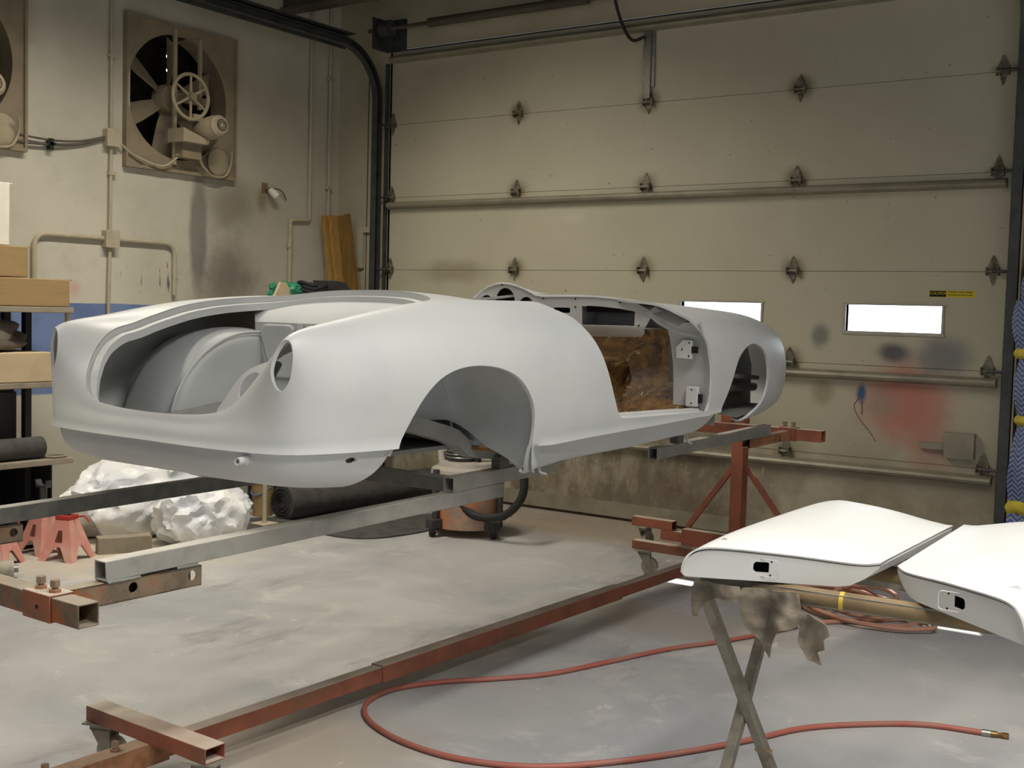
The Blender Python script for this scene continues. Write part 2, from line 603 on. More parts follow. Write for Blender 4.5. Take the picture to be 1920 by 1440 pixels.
# -------- room surfaces
def mat_floor():
    t = NT('shop_floor_concrete')
    p = t.pos()
    c = t.mix(t.ramp(t.noise(0.9, 6, 0.62, p, dist=0.6), 0.35, 0.68), C(174, 173, 170), C(152, 152, 153))
    c = t.mix(t.ramp(t.noise(2.6, 6, 0.7, p, dist=1.0), 0.52, 0.72), c, C(186, 183, 176))
    c = t.mix(t.math('MULTIPLY', t.ramp(t.noise(1.6, 5, 0.7, p, stretch=(1.6, 0.6, 1)), 0.56, 0.72), 0.7), c, C(126, 125, 123))
    # ochre overspray and grime along the door, paler patch on the right
    c = t.mix(t.math('MULTIPLY', t.blob(p, (-4.2, 7.3, 0), (2.8, .75, 1), .8, 2.5, .6), 0.55), c, C(150, 122, 84))
    c = t.mix(t.math('MULTIPLY', t.blob(p, (-2.6, 5.3, 0), (.9, .45, 1), .8, 3, .8), 0.35), c, C(162, 138, 92))
    c = t.mix(t.math('MULTIPLY', t.blob(p, (-2.9, 2.9, 0), (.7, .6, 1), .8, 3, .8), 0.4), c, C(176, 152, 110))
    c = t.mix(t.math('MULTIPLY', t.blob(p, (-6.2, 4.6, 0), (1.2, 1.3, 1), .8, 3, .8), 0.6), c, C(206, 194, 164))
    c = t.mix(t.math('MULTIPLY', t.blob(p, (-1.1, 5.0, 0), (1.1, 1.0, 1), .9, 2.5, .8), 0.45), c, C(202, 200, 192))
    # pale paint specks, dark specks
    c = t.mix(t.ramp(t.noise(34, 2, 0.5, p), 0.735, 0.76), c, C(226, 224, 216))
    c = t.mix(t.math('MULTIPLY', t.ramp(t.noise(23, 3, 0.6, p), 0.72, 0.78), .8), c, C(112, 104, 94))
    c = t.mix(t.math('MULTIPLY', t.ramp(t.noise(6.5, 5, 0.7, p, stretch=(1, .4, 1)), 0.64, 0.70), .55), c, C(214, 210, 200))
    t.color(c)
    t.bump(t.noise(45, 5, 0.6, p), 0.12, 0.004)
    r = t.ramp(t.noise(2.2, 4, .6, p), 0.3, 0.7, 0.38, 0.62)
    return t.done(r, 0, 0.5)
M['floor'] = mat_floor()

def mat_wall_left():
    t = NT('stained_cream_wall')
    p = t.pos()
    c = t.mix(t.ramp(t.noise(1.1, 5, 0.6, p), 0.35, 0.7), C(208, 203, 186), C(192, 186, 168))
    c = t.mix(t.math('MULTIPLY', t.ramp(t.noise(3.5, 6, 0.7, p), 0.5, 0.75), .35), c, C(168, 160, 144))
    st = C(112, 108, 104)
    c = t.mix(t.math('MULTIPLY', t.blob(p, (-7.2, 6.12, 2.1), (1, .11, .62), .5, 7, .35), .75), c, st)
    c = t.mix(t.math('MULTIPLY', t.blob(p, (-7.2, 6.45, 2.32), (1, .45, .34), .9, 4, .6), .7), c, C(118, 110, 98))
    c = t.mix(t.math('MULTIPLY', t.blob(p, (-7.2, 6.42, 1.75), (1, .48, .46), .9, 5, .8), .85), c, C(118, 106, 98))
    c = t.mix(t.math('MULTIPLY', t.blob(p, (-7.2, 6.8, 2.6), (1, .95, 1.3), .9, 2, .5), .4), c, C(150, 140, 118))
    c = t.mix(t.math('MULTIPLY', t.blob(p, (-7.2, 6.78, 2.40), (1, .10, .16), .9, 7, .5), .7), c, C(120, 104, 62))
    c = t.mix(t.math('MULTIPLY', t.blob(p, (-7.2, 5.02, 1.62), (1, .09, .09), .9, 7, .5), .5), c, C(206, 140, 134))
    # runs and spatters of dark paint low down
    drip = t.ramp(t.noise(20, 3, 0.6, p, stretch=(1, 1, 0.16)), 0.62, 0.70)
    c = t.mix(t.math('MULTIPLY', drip, t.math('MULTIPLY', t.blob(p, (-7.2, 5.75, 1.72), (1, .5, .34), .7, 5, .4), .95)), c, C(96, 88, 84))
    spl = t.ramp(t.noise(30, 3, 0.6, p, stretch=(1, 1, 0.4)), 0.66, 0.72)
    c = t.mix(t.math('MULTIPLY', spl, t.math('MULTIPLY', t.blob(p, (-7.2, 6.0, 1.7), (1, 1.3, .6), .7, 3, .4), .7)), c, C(110, 96, 92))
    # blue paint band along the bottom
    z = t.sep(p)[2]
    band = t.ramp(t.math('ADD', z, t.math('MULTIPLY', t.math('SUBTRACT', t.noise(2.5, 3, .5, p), .5), .02)), 1.524, 1.518)
    yb = t.sep(p)[1]
    band = t.math('MULTIPLY', band, t.ramp(yb, 6.05, 5.9))
    band = t.math('MULTIPLY', band, t.ramp(z, .88, .90))
    c = t.mix(band, c, t.mix(t.ramp(t.noise(4, 5, .6, p), .4, .7), C(118, 138, 180), C(100, 120, 164)))
    t.color(c)
    t.bump(t.noise(26, 5, .6, p), 0.15, 0.006)
    return t.done(0.75)
M['wall_left'] = mat_wall_left()

HINGE_X = [-6.58, -5.29, -4.14, -2.99, -1.70]
SEAM_Z = [0.645, 1.255, 1.872, 2.482, 3.092]
def mat_door():
    t = NT('overhead_door_cream')
    p = t.pos()
    c = t.mix(t.ramp(t.noise(0.8, 5, 0.6, p), 0.35, 0.7), C(190, 184, 160), C(180, 173, 150))
    z = t.sep(p)[2]
    # grime and splashes grow towards the floor
    low = t.math('MULTIPLY', t.ramp(z, 1.15, 0.2), t.ramp(t.noise(2.4, 6, .65, p), .3, .62, .25, 1))
    c = t.mix(t.math('MULTIPLY', low, .8), c, C(126, 112, 90))
    lowest = t.math('MULTIPLY', t.ramp(t.sep(p)[0], -2.7, -3.6), t.math('MULTIPLY', t.ramp(z, 1.0, .55), t.ramp(t.noise(5, 6, .7, p, stretch=(1, 1, .5)), .34, .6)))
    c = t.mix(t.math('MULTIPLY', lowest, .75), c, C(92, 80, 66))
    c = t.mix(t.math('MULTIPLY', t.ramp(t.noise(30, 3, .6, p, stretch=(1, 1, .5)), .68, .72), t.ramp(z, 1.2, .7)), c, C(196, 176, 140))
    c = t.mix(t.math('MULTIPLY', t.ramp(t.noise(34, 2, .6, p), .715, .735), .8), c, C(84, 70, 62))
    # spray-gun test blots
    for cc, rr, col, a in (((-2.20, 7.66, 1.03), (.42, .5, .38), C(182, 84, 74), .70), ((-2.02, 7.66, .78), (.22, .5, .32), C(170, 100, 86), .35),
                           ((-2.485, 7.66, 1.07), (.045, .5, .085), C(34, 84, 128), .95), ((-2.78, 7.66, 1.44), (.095, .5, .12), C(108, 108, 108), .75),
                           ((-2.29, 7.66, 1.345), (.155, .5, .09), C(88, 88, 90), .97), ((-1.98, 7.66, 1.33), (.26, .5, .19), C(124, 122, 120), .95),
                           ((-2.75, 7.66, 1.06), (.12, .5, .12), C(132, 116, 88), .6), ((-2.35, 7.66, 1.0), (.16, .5, .14), C(146, 142, 122), .5),
                           ((-5.9, 7.66, 1.86), (.5, .5, .14), C(140, 128, 104), .6), ((-4.75, 7.66, 2.27), (.18, .5, .06), C(204, 196, 176), .6)):
        c = t.mix(t.math('MULTIPLY', t.blob(p, cc, rr, .75, 6, .5), a), c, col)
    # rust bleeding round the hinges
    for zi in SEAM_Z:
        for xi in HINGE_X[1:-1]:
            c = t.mix(t.math('MULTIPLY', t.blob(p, (xi, 7.66, zi + .015), (.13, .5, .12), .95, 9, .5), .85 if zi > 1 else .4), c, C(96, 70, 36))
    t.color(c)
    t.bump(t.noise(30, 4, .6, p), 0.06, 0.003)
    return t.done(0.55)
M['door'] = mat_door()
M['wall_back'] = simple('cream_wall', C(190, 181, 156), 0.7, 0, 0.08, 1.6)
M['ceiling'] = simple('dark_roof_deck', C(62, 56, 44), 0.9, 0, 0.2, 2)
M['purlin'] = simple('dusty_roof_steel', C(92, 85, 70), 0.8, 0.1, 0.15, 3)
M['wall_plain'] = simple('plain_shop_wall', C(180, 174, 160), 0.8, 0, 0.05, 1)
M['sealbrown'] = simple('dusty_rubber_seal', C(84, 70, 56), .85, 0, .15, 12)
M['strut'] = simple('galvanised_strut', C(150, 144, 124), 0.5, 0.25, 0.12, 5)
M['hinge'] = simple('tarnished_hinge', C(132, 128, 110), 0.5, 0.4, 0.2, 22, col2=C(88, 72, 48))
M['frame_w'] = simple('window_frame_grey', C(178, 172, 160), 0.5)
def mat_pane():
    t = NT('window_glass')
    tr = t.n('ShaderNodeBsdfTransparent'); tr.inputs[0].default_value = (0.96, 0.97, 1, 1)
    gl = t.n('ShaderNodeBsdfGlossy'); gl.inputs['Roughness'].default_value = 0.02
    mx = t.n('ShaderNodeMixShader'); mx.inputs[0].default_value = 0.05
    t.l(tr.outputs[0], mx.inputs[1]); t.l(gl.outputs[0], mx.inputs[2])
    t.l(mx.outputs[0], t.o.inputs['Surface'])
    return t.m
M['pane'] = mat_pane()

# ================================================================== ROOM SHELL
DY = 7.674           # inner face of the overhead door
XL = -7.20           # left wall
XR = 4.60
YB = -6.0            # wall behind the photographer
ZC = 4.45
def shell(name, mb, mat):
    o = mb.build(name, mat, None, smooth=None)
    o['kind'] = 'structure'
    return o
shell('floor', MB().box((XL - .3, YB - .2, -.12), (XR + .2, DY + .3, 0)), M['floor'])
# left wall with two fan openings (y0,y1,z0,z1)
FANS = [(5.42, 6.46, 2.525, 3.60), (3.60, 4.64, 2.525, 3.60)]
mb = MB()
ys = [YB, 3.66, 4.58, 5.48, 6.40, DY + .2]
for i in range(5):
    y0, y1 = ys[i], ys[i + 1]
    if i in (1, 3):
        mb.box((XL - .2, y0, 0), (XL, y1, 2.585)); mb.box((XL - .2, y0, 3.54), (XL, y1, ZC))
    else:
        mb.box((XL - .2, y0, 0), (XL, y1, ZC))
shell('wall_left', mb, M['wall_left'])
mb = MB()
mb.box((XL, DY, 0), (-6.60, DY + .2, ZC)); mb.box((-1.62, DY, 0), (XR, DY + .2, ZC)); mb.box((-6.60, DY, 3.72), (-1.62, DY + .2, ZC))
shell('wall_back', mb, M['wall_back'])
shell('wall_right', MB().box((XR, YB, 0), (XR + .2, DY + .2, ZC)), M['wall_plain'])
shell('wall_front', MB().box((XL - .2, YB - .2, 0), (XR + .2, YB, ZC)), M['wall_plain'])
shell('ceiling', MB().box((XL - .2, YB - .2, ZC), (XR + .2, DY + .2, ZC + .15)), M['ceiling'])
mb = MB().box((XL, 6.98, 3.98), (XR, 7.06, 4.14)).box((XL, 6.94, 4.14), (XR, 7.10, 4.16)).box((XL, 6.94, 3.96), (XR, 7.10, 3.98))
shell('trim_1', mb, M['purlin'])
mb = MB()
for x in (-6.3, -5.3, -4.3, -3.3, -2.3, -1.3):
    mb.box((x - .03, 2.0, 4.20), (x + .03, 7.6, 4.40))
shell('trim_2', mb, M['ceiling'])
# bare batten strip in the corner
shell('trim_3', MB().box((-6.86, DY - .006, 0), (-6.855, DY, 3.6)), M['darkmetal'])

# ------------------------------------------------------------------ overhead door
door = bpy.data.objects.new('door_1', None); COL.objects.link(door)
door.location = (-4.13, DY, 0); door['kind'] = 'structure'
door['label'] = 'cream sectional overhead door with rusty hinges and two small windows'
def dpart(name, mb, mat, parent=None, smooth=35):
    """part of the door given in world coordinates"""
    off_ = Vector((-4.13, DY, 0))
    mb.v = [tuple(Vector(p) - off_) for p in mb.v]
    o = mb.build(name, mat, parent or door, smooth)
    return o
DX0, DX1 = -6.62, -1.612
ZB = [0.06] + SEAM_Z + [3.70]
WIN = [(-3.822, -3.212, 1.478, 1.650), (-2.612, -1.995, 1.480, 1.652)]
for i in range(6):
    z0, z1 = ZB[i] + .0015, ZB[i + 1] - .0015
    mb = MB()
    if i == 2:
        xs = [DX0, WIN[0][0], WIN[0][1], WIN[1][0], WIN[1][1], DX1]
        for k in range(5):
            if k in (1, 3):
                w = WIN[k // 2]
                mb.box((xs[k], DY, z0), (xs[k + 1], DY + .045, w[2])); mb.box((xs[k], DY, w[3]), (xs[k + 1], DY + .045, z1))
            else:
                mb.box((xs[k], DY, z0), (xs[k + 1], DY + .045, z1))
    else:
        mb.box((DX0, DY, z0), (DX1, DY + .045, z1))
    dpart('door_section', mb, M['door'])
    dpart('section_core', MB().box((DX0, DY + .02, z1 - .01), (DX1, DY + .04, z1 + .018)), M['darkmetal'])
dpart('bottom_seal', MB().box((DX0, DY + .005, .0), (DX1, DY + .05, .062)), M['sealbrown'])
dpart('bottom_rail', MB().box((DX0, DY - .012, .024), (DX1, DY + .002, .135)), M['strut'])
for w in WIN:
    x0, x1, z0, z1 = w
    fr = MB()
    for lo, hi in (((x0 - .022, z0 - .022), (x1 + .022, z0)), ((x0 - .022, z1), (x1 + .022, z1 + .012)), ((x0 - .022, z0), (x0, z1)), ((x1, z0), (x1 + .014, z1))):
        fr.box((lo[0], DY - .008, lo[1]), (hi[0], DY + .05, hi[1]))
    f = dpart('window_frame', fr, M['frame_w'])
    dpart('window_pane', MB().box((x0, DY + .02, z0), (x1, DY + .026, z1)), M['pane'], f)
# stiffening struts below the seams
def strut(z, h=.055):
    prof = [(0, -.008), (-.03, -.006), (-.06, .006), (-.068, .022), (-.06, .038), (-.03, .05), (0, .054)]
    mb = MB()
    pts = [(y, z - .054 + zz) for y, zz in prof]
    n = len(pts)
    vs = [(DX0 + .03, DY + y, q) for y, q in pts] + [(DX1 - .03, DY + y, q) for y, q in pts]
    fs = [(i, i + 1, n + i + 1, n + i) for i in range(n - 1)] + [tuple(range(n)), tuple(range(2 * n - 1, n - 1, -1))]
    mb.add(vs, fs)
    return dpart('strut', mb, M['strut'])
for z in (2.445, 1.215, .605, 3.665):
    strut(z)
# hinges
def hinge(x, z, end=0):
    mb = MB()
    Mh = axis_matrix((x, DY - .001, z), (0, -1, 0), (1, 0, 0))      # local x = right, y = ?, z towards room
    up = [(-.038, .010), (.038, .010), (.030, .036), (.012, .085), (0, .102), (-.012, .085), (-.030, .036)]
    lo_ = [(-.026, -.010), (-.010, -.066), (0, -.086), (.010, -.066), (.026, -.010)]
    sgn = 1 if (Mh @ Vector((0, 1, 0))).z > z else -1
    mb.prism([(a, sgn * b) for a, b in up], .0, .006, Mh)
    mb.prism([(a, sgn * b) for a, b in lo_], .0, .006, Mh)
    for s in (-1, 1):
        mb.box((x + s * .035 - .004, DY - .04, z - .025), (x + s * .035 + .004, DY, z + .025))
    mb.tube([(x - .04, DY - .028, z), (x + .04, DY - .028, z)], .010, 8)
    h = dpart('hinge', mb, M['hinge'])
    if end:
        dpart('roller_stem', MB().tube([(x, DY - .045, z), (x + end * .10, DY - .055, z)], .009, 8), M['darkmetal'], h)
for zi in SEAM_Z:
    for k, xi in enumerate(HINGE_X):
        hinge(xi, zi, -1 if k == 0 else (1 if k == 4 else 0))
# tracks
def track(x, sgn):
    path = [(x, DY - .075, 0.05), (x, DY - .075, 3.28)]
    for a in range(1, 13):
        t = a / 12 * math.pi / 2
        path.append((x, DY - .075 - .45 * (1 - math.cos(t)), 3.28 + .43 * math.sin(t)))
    path += [(x, 5.0, 3.72), (x, 2.5, 3.74)]
    P = [Vector(p) for p in path]
    mb = MB()
    n = len(P)
    prof = [(-.032, -.028), (.032, -.028), (.032, .03), (.026, .03), (.026, -.022), (-.026, -.022), (-.026, .03), (-.032, .03)]
    ring = []
    for i, p in enumerate(P):
        t = (P[min(i + 1, n - 1)] - P[max(i - 1, 0)]).normalized()
        s = Vector((1, 0, 0)); u = s.cross(t).normalized()
        ring.append([p + u * a + s * (b * sgn) for a, b in prof])
    m = len(prof)
    vs = [q for r in ring for q in r]
    fs = [(i * m + k, i * m + (k + 1) % m, (i + 1) * m + (k + 1) % m, (i + 1) * m + k) for i in range(n - 1) for k in range(m)]
    mb.add(vs, fs)
    return dpart('track', mb, M['darkmetal'])
track(-6.70, 1)
track(-1.565, -1)
# upper support angle along the left track and jamb angles
dpart('track_angle', MB().box((-6.76, 2.5, 3.765), (-6.64, 7.25, 3.775)).box((-6.76, 2.5, 3.66), (-6.75, 7.25, 3.775)), M['darkmetal'])
dpart('jamb_angle', MB().box((-1.53, DY - .10, 0), (-1.52, DY, 3.7)).box((-1.50, DY - .05, 0), (-1.44, DY, 3.7)), M['cream'])
dpart('jamb_angle', MB().box((-6.635, DY - .05, 0), (-6.625, DY, 3.6)), M['darkmetal'])
for z in (.45, 1.35, 1.95, 2.6):
    dpart('track_bracket', MB().box((-1.545, DY - .055, z), (-1.46, DY - .05, z + .08)).tube([(-1.49, DY - .055, z + .04), (-1.49, DY - .065, z + .04)], .014, 6), M['zinc'])
# torsion shaft, end bearing plates
dpart('torsion_shaft', MB().tube([(-6.75, DY - .14, 3.86), (-1.4, DY - .14, 3.86)], .016, 10), M['purlin'])
dpart('torsion_spring', MB().tube([(-6.1, DY - .14, 3.86), (-4.6, DY - .14, 3.86)], .036, 14), M['purlin'])
dpart('bearing_plate', MB().box((-6.66, DY - .20, 3.70), (-6.65, DY, 3.96)).box((-6.66, DY - .02, 3.70), (-6.45, DY, 3.96)), M['darkmetal'])
dpart('cable_drum', MB().tube([(-6.60, DY - .14, 3.86), (-6.50, DY - .14, 3.86)], .07, 16), M['darkmetal'])
# opener attachment bar and its drooping cable
dpart('opener_bar', MB().box((-4.165, DY - .03, 3.12), (-4.125, DY - .018, 3.60)).box((-4.19, DY - .018, 3.20), (-4.10, DY - .004, 3.62)), M['zinc'])
dpart('opener_cable', MB().tube(bezier_pts([(-4.36, DY - .25, 4.0), (-4.34, DY - .14, 3.72), (-4.27, DY - .07, 3.545), (-4.17, DY - .04, 3.56)], 6), .012, 8), M['black'])
# slide lock near the bottom right
lk = dpart('slide_lock', MB().box((-1.93, DY - .05, .70), (-1.75, DY, .86)), M['strut'])
dpart('lock_bar', MB().box((-2.09, DY - .035, .745), (-1.93, DY - .005, .785)), M['strut'], lk)
# caution sticker
st = dpart('caution_sticker', MB().box((-2.079, DY - .0015, 1.711), (-1.798, DY, 1.752)), M['tape'], None, None)
dpart('sticker_panel', MB().box((-2.077, DY - .0025, 1.713), (-1.975, DY - .0014, 1.750)), M['hole'], st, None)
def sticker_text(body, x, z, size, mat):
    cu = bpy.data.curves.new('lettering', 'FONT')
    cu.body = body; cu.size = size; cu.extrude = 0.0004; cu.align_y = 'BOTTOM'
    o = bpy.data.objects.new('lettering', cu); COL.objects.link(o)
    dg = bpy.context.evaluated_depsgraph_get()
    me_ = bpy.data.meshes.new_from_object(o.evaluated_get(dg))
    bpy.data.objects.remove(o)
    o = link_mesh('lettering', me_, mat, st)
    o.rotation_euler = (math.radians(90), 0, 0)
    o.location = (x + 4.13, -.0032, z)
    return o
M['yellow'] = simple('sticker_yellow', C(222, 196, 30), 0.5, 0, 0.03)
st.data.materials[0] = M['yellow']
dpart('paint_run', MB().tube(bezier_pts([(-2.50, DY - .001, 1.04), (-2.53, DY - .001, .98), (-2.49, DY - .001, .90), (-2.42, DY - .001, .82), (-2.38, DY - .001, .76)], 5), .0022, 5), M['darkmetal'])
dpart('paint_run', MB().tube([(-2.48, DY - .001, 1.02), (-2.475, DY - .001, .93)], .003, 5), M['darkmetal'])
sticker_text('CAUTION:', -2.073, 1.7215, .0235, M['yellow'])
sticker_text('STAND CLEAR WHEN', -1.965, 1.7345, .0155, M['hole'])
sticker_text('DOOR IS IN MOTION', -1.965, 1.7155, .0155, M['hole'])
# ================================================================== CAR BODY
# car frame: x to the right of the car, y along it (nose at +y), z up; parts are stored relative to the root
CAR_O = Vector((-2.97 + .022, 4.10, 0.95))
CAR_RZ = -math.radians(1.57)
car = empty('car_body_shell', CAR_O, CAR_RZ, 'white primered two-seat roadster body shell without doors or lids, raised on steel beams', 'car body')
def LC(p):
    return (p[0] - .022 * max(-1.0, min(1.0, p[0] / .4)), p[1] - 4.10, p[2] - 0.95)
def LCN(V):
    V = np.array(V, float); V[:, 1] -= 4.10; V[:, 2] -= 0.95
    V[:, 0] -= .022 * np.clip(V[:, 0] / .4, -1, 1)
    return V

# control net, one column per station going from the tail centre round the right side to the nose centre
# rows: under-tuck, bottom, lower, ridge, mid side, upper side, crown, inner crown, deck, centre line
NET = [
 [(0, 2.50, 1.015), (0, 2.405, 1.012), (0, 2.34, 1.06), (0, 2.327, 1.122), (0, 2.348, 1.18), (0, 2.375, 1.225), (0, 2.47, 1.31), (0, 2.62, 1.41), (0, 2.80, 1.49), (0, 2.98, 1.545)],
 [(.27, 2.505, 1.012), (.29, 2.415, 1.009), (.30, 2.342, 1.06), (.305, 2.327, 1.122), (.305, 2.35, 1.185), (.30, 2.378, 1.235), (.28, 2.48, 1.325), (.20, 2.64, 1.425), (.10, 2.82, 1.50), (0, 3.01, 1.552)],
 [(.42, 2.54, 1.008), (.46, 2.455, 1.003), (.485, 2.372, 1.055), (.495, 2.352, 1.122), (.49, 2.366, 1.205), (.487, 2.384, 1.295), (.462, 2.455, 1.385), (.32, 2.67, 1.455), (.16, 2.86, 1.52), (0, 3.04, 1.56)],
 [(.50, 2.60, 1.003), (.55, 2.52, .998), (.593, 2.432, 1.05), (.606, 2.408, 1.122), (.604, 2.396, 1.22), (.600, 2.384, 1.36), (.572, 2.412, 1.455), (.44, 2.63, 1.465), (.23, 2.86, 1.53), (0, 3.07, 1.568)],
 [(.56, 2.68, 1.0), (.61, 2.63, .996), (.655, 2.555, 1.05), (.67, 2.535, 1.122), (.676, 2.518, 1.24), (.666, 2.497, 1.36), (.588, 2.52, 1.484), (.455, 2.71, 1.488), (.25, 2.92, 1.545), (0, 3.11, 1.578)],
 [(.60, 2.80, .998), (.648, 2.79, .994), (.692, 2.765, 1.05), (.708, 2.755, 1.122), (.724, 2.75, 1.25), (.706, 2.75, 1.40), (.602, 2.76, 1.523), (.475, 2.83, 1.528), (.26, 2.97, 1.568), (0, 3.15, 1.592)],
 [(.63, 3.05, .998), (.68, 3.05, .994), (.73, 3.05, 1.05), (.752, 3.05, 1.117), (.772, 3.05, 1.25), (.742, 3.05, 1.43), (.615, 3.06, 1.556), (.465, 3.08, 1.568), (.26, 3.14, 1.595), (0, 3.26, 1.606)],
 [(.70, 3.35, .988), (.728, 3.35, .986), (.746, 3.35, 1.04), (.757, 3.35, 1.085), (.776, 3.35, 1.24), (.742, 3.35, 1.45), (.612, 3.35, 1.570), (.455, 3.36, 1.584), (.26, 3.40, 1.603), (0, 3.45, 1.615)],
 [(.64, 3.70, .997), (.69, 3.70, .993), (.725, 3.70, 1.045), (.754, 3.70, 1.09), (.772, 3.70, 1.25), (.736, 3.70, 1.462), (.602, 3.70, 1.578), (.45, 3.70, 1.583), (.26, 3.70, 1.595), (0, 3.72, 1.605)],
 [(.64, 4.10, 1.007), (.69, 4.10, 1.003), (.725, 4.10, 1.055), (.754, 4.10, 1.101), (.772, 4.10, 1.26), (.735, 4.10, 1.475), (.60, 4.10, 1.588), (.45, 4.10, 1.605), (.26, 4.10, 1.62), (0, 4.10, 1.625)],
 [(.64, 4.50, 1.022), (.69, 4.50, 1.018), (.725, 4.50, 1.068), (.752, 4.50, 1.112), (.768, 4.50, 1.27), (.732, 4.50, 1.485), (.60, 4.50, 1.590), (.45, 4.50, 1.61), (.26, 4.50, 1.63), (0, 4.50, 1.635)],
 [(.64, 4.80, 1.034), (.69, 4.80, 1.03), (.725, 4.80, 1.075), (.748, 4.80, 1.122), (.764, 4.80, 1.285), (.728, 4.80, 1.492), (.598, 4.80, 1.586), (.45, 4.80, 1.60), (.26, 4.80, 1.62), (0, 4.80, 1.628)],
 [(.62, 5.15, 1.05), (.67, 5.15, 1.046), (.722, 5.15, 1.095), (.746, 5.15, 1.145), (.760, 5.15, 1.30), (.722, 5.15, 1.498), (.588, 5.15, 1.577), (.44, 5.15, 1.578), (.25, 5.15, 1.59), (0, 5.15, 1.60)],
 [(.58, 5.45, 1.062), (.63, 5.45, 1.058), (.69, 5.45, 1.105), (.716, 5.45, 1.16), (.730, 5.45, 1.31), (.692, 5.45, 1.485), (.565, 5.45, 1.560), (.42, 5.45, 1.548), (.24, 5.45, 1.55), (0, 5.45, 1.555)],
 [(.52, 5.66, 1.075), (.575, 5.70, 1.07), (.635, 5.72, 1.115), (.662, 5.72, 1.172), (.676, 5.72, 1.315), (.640, 5.70, 1.46), (.535, 5.68, 1.532), (.40, 5.66, 1.505), (.22, 5.66, 1.50), (0, 5.66, 1.50)],
 [(.45, 5.78, 1.085), (.495, 5.86, 1.08), (.55, 5.90, 1.125), (.575, 5.915, 1.18), (.585, 5.915, 1.31), (.560, 5.89, 1.43), (.490, 5.84, 1.497), (.375, 5.79, 1.465), (.20, 5.80, 1.455), (0, 5.81, 1.455)],
 [(.34, 5.84, 1.09), (.37, 5.93, 1.085), (.41, 5.985, 1.13), (.425, 6.0, 1.185), (.430, 6.0, 1.30), (.42, 5.98, 1.39), (.385, 5.93, 1.44), (.31, 5.90, 1.425), (.17, 5.90, 1.42), (0, 5.91, 1.42)],
 [(.18, 5.88, 1.09), (.20, 5.97, 1.085), (.22, 6.03, 1.13), (.225, 6.045, 1.185), (.225, 6.045, 1.28), (.22, 6.03, 1.345), (.21, 5.99, 1.385), (.17, 5.97, 1.395), (.09, 5.97, 1.395), (0, 5.975, 1.395)],
 [(0, 5.89, 1.09), (0, 5.98, 1.085), (0, 6.05, 1.13), (0, 6.07, 1.185), (0, 6.07, 1.27), (0, 6.055, 1.33), (0, 6.03, 1.36), (0, 6.015, 1.372), (0, 6.01, 1.378), (0, 6.005, 1.38)],
]
ROWSUB = [3, 5, 7, 10, 13, 14, 12, 8, 8]
def body_grid():
    P = np.array(NET, float)                       # cols, rows, 3
    mir = np.array([-1, 1, 1.0])
    P = np.concatenate([P[1:2] * mir, P, P[-2:-1] * mir], 0)
    seglen = np.linalg.norm(np.diff(P[:, 4], axis=0), axis=1)
    csub = [1] + [max(5, int(s / 0.0135)) for s in seglen[1:-1]] + [1]
    G = spline_resample(P, csub)
    G = G[1:-1]
    G[0, :, 0] = 0; G[-1, :, 0] = 0
    G = np.swapaxes(G, 0, 1)                       # rows, cols
    G = spline_resample(G, ROWSUB)
    return G                                       # (NRow, NCol, 3)
GRID = body_grid()
NRW, NCL = GRID.shape[:2]
K3 = sum(ROWSUB[:3])
def grid_normals(G):
    du = np.gradient(G, axis=0); dv = np.gradient(G, axis=1)
    n = np.cross(dv, du)
    n /= np.linalg.norm(n, axis=2, keepdims=True) + 1e-9
    return n
GN = grid_normals(GRID)
if GN[K3, NCL // 2, 0] < 0:
    GN = -GN
# pressed ridge round the tail and along the sills: lip at the ridge row, recessed panel below it
off = np.zeros(NRW)
off[K3] = 0.009
off[K3 + 1] = 0.003
for k in range(K3):
    off[k] = -0.019 * min(1.0, (K3 - k) / 1.0) * (0.35 + 0.65 * k / K3)
# the ridge fades out ahead of the front wheel arch
ycol = GRID[K3, :, 1]
fade = np.clip((5.25 - ycol) / 0.35, 0, 1) * np.where(ycol < 3.0, 1.0, np.clip((ycol - 3.40) / .09, 0.12, 1))
BODY = GRID + GN * (off[:, None] * fade[None, :])[:, :, None]

ARCH_R = [(2.20, .90), (2.45, .965), (2.58, .990), (2.655, 1.022), (2.705, 1.062), (2.748, 1.12), (2.787, 1.20), (2.832, 1.272), (2.89, 1.325), (2.96, 1.356), (3.04, 1.369), (3.12, 1.368), (3.204, 1.354), (3.276, 1.327), (3.332, 1.283), (3.374, 1.222), (3.388, 1.14), (3.386, 1.06), (3.392, 1.0), (3.43, .965), (3.60, .90)]
ARCH_F = [(4.30, .90), (4.50, .985), (4.64, 1.018), (4.74, 1.042), (4.81, 1.075), (4.85, 1.115), (4.885, 1.17), (4.945, 1.262), (5.0, 1.352), (5.076, 1.402), (5.154, 1.424), (5.225, 1.425), (5.315, 1.4), (5.372, 1.347), (5.398, 1.272), (5.388, 1.197), (5.345, 1.13), (5.27, 1.06), (5.2, .90)]
DOOR_P = [(3.64, 1.80), (3.652, 1.60), (3.668, 1.565), (3.70, 1.549), (3.735, 1.53), (3.775, 1.48), (3.828, 1.396), (3.89, 1.27), (3.935, 1.185), (3.965, 1.155), (4.02, 1.146), (4.35, 1.139), (4.69, 1.133), (4.722, 1.142), (4.734, 1.18), (4.738, 1.25), (4.735, 1.33), (4.71, 1.439), (4.65, 1.534), (4.575, 1.59), (4.50, 1.80)]
COCKPIT_H = [(0, 3.52), (.20, 3.525), (.36, 3.55), (.46, 3.60), (.52, 3.67), (.56, 3.78), (.57, 4.2), (.555, 4.42), (.50, 4.53), (.36, 4.60), (.18, 4.63), (0, 4.64)]
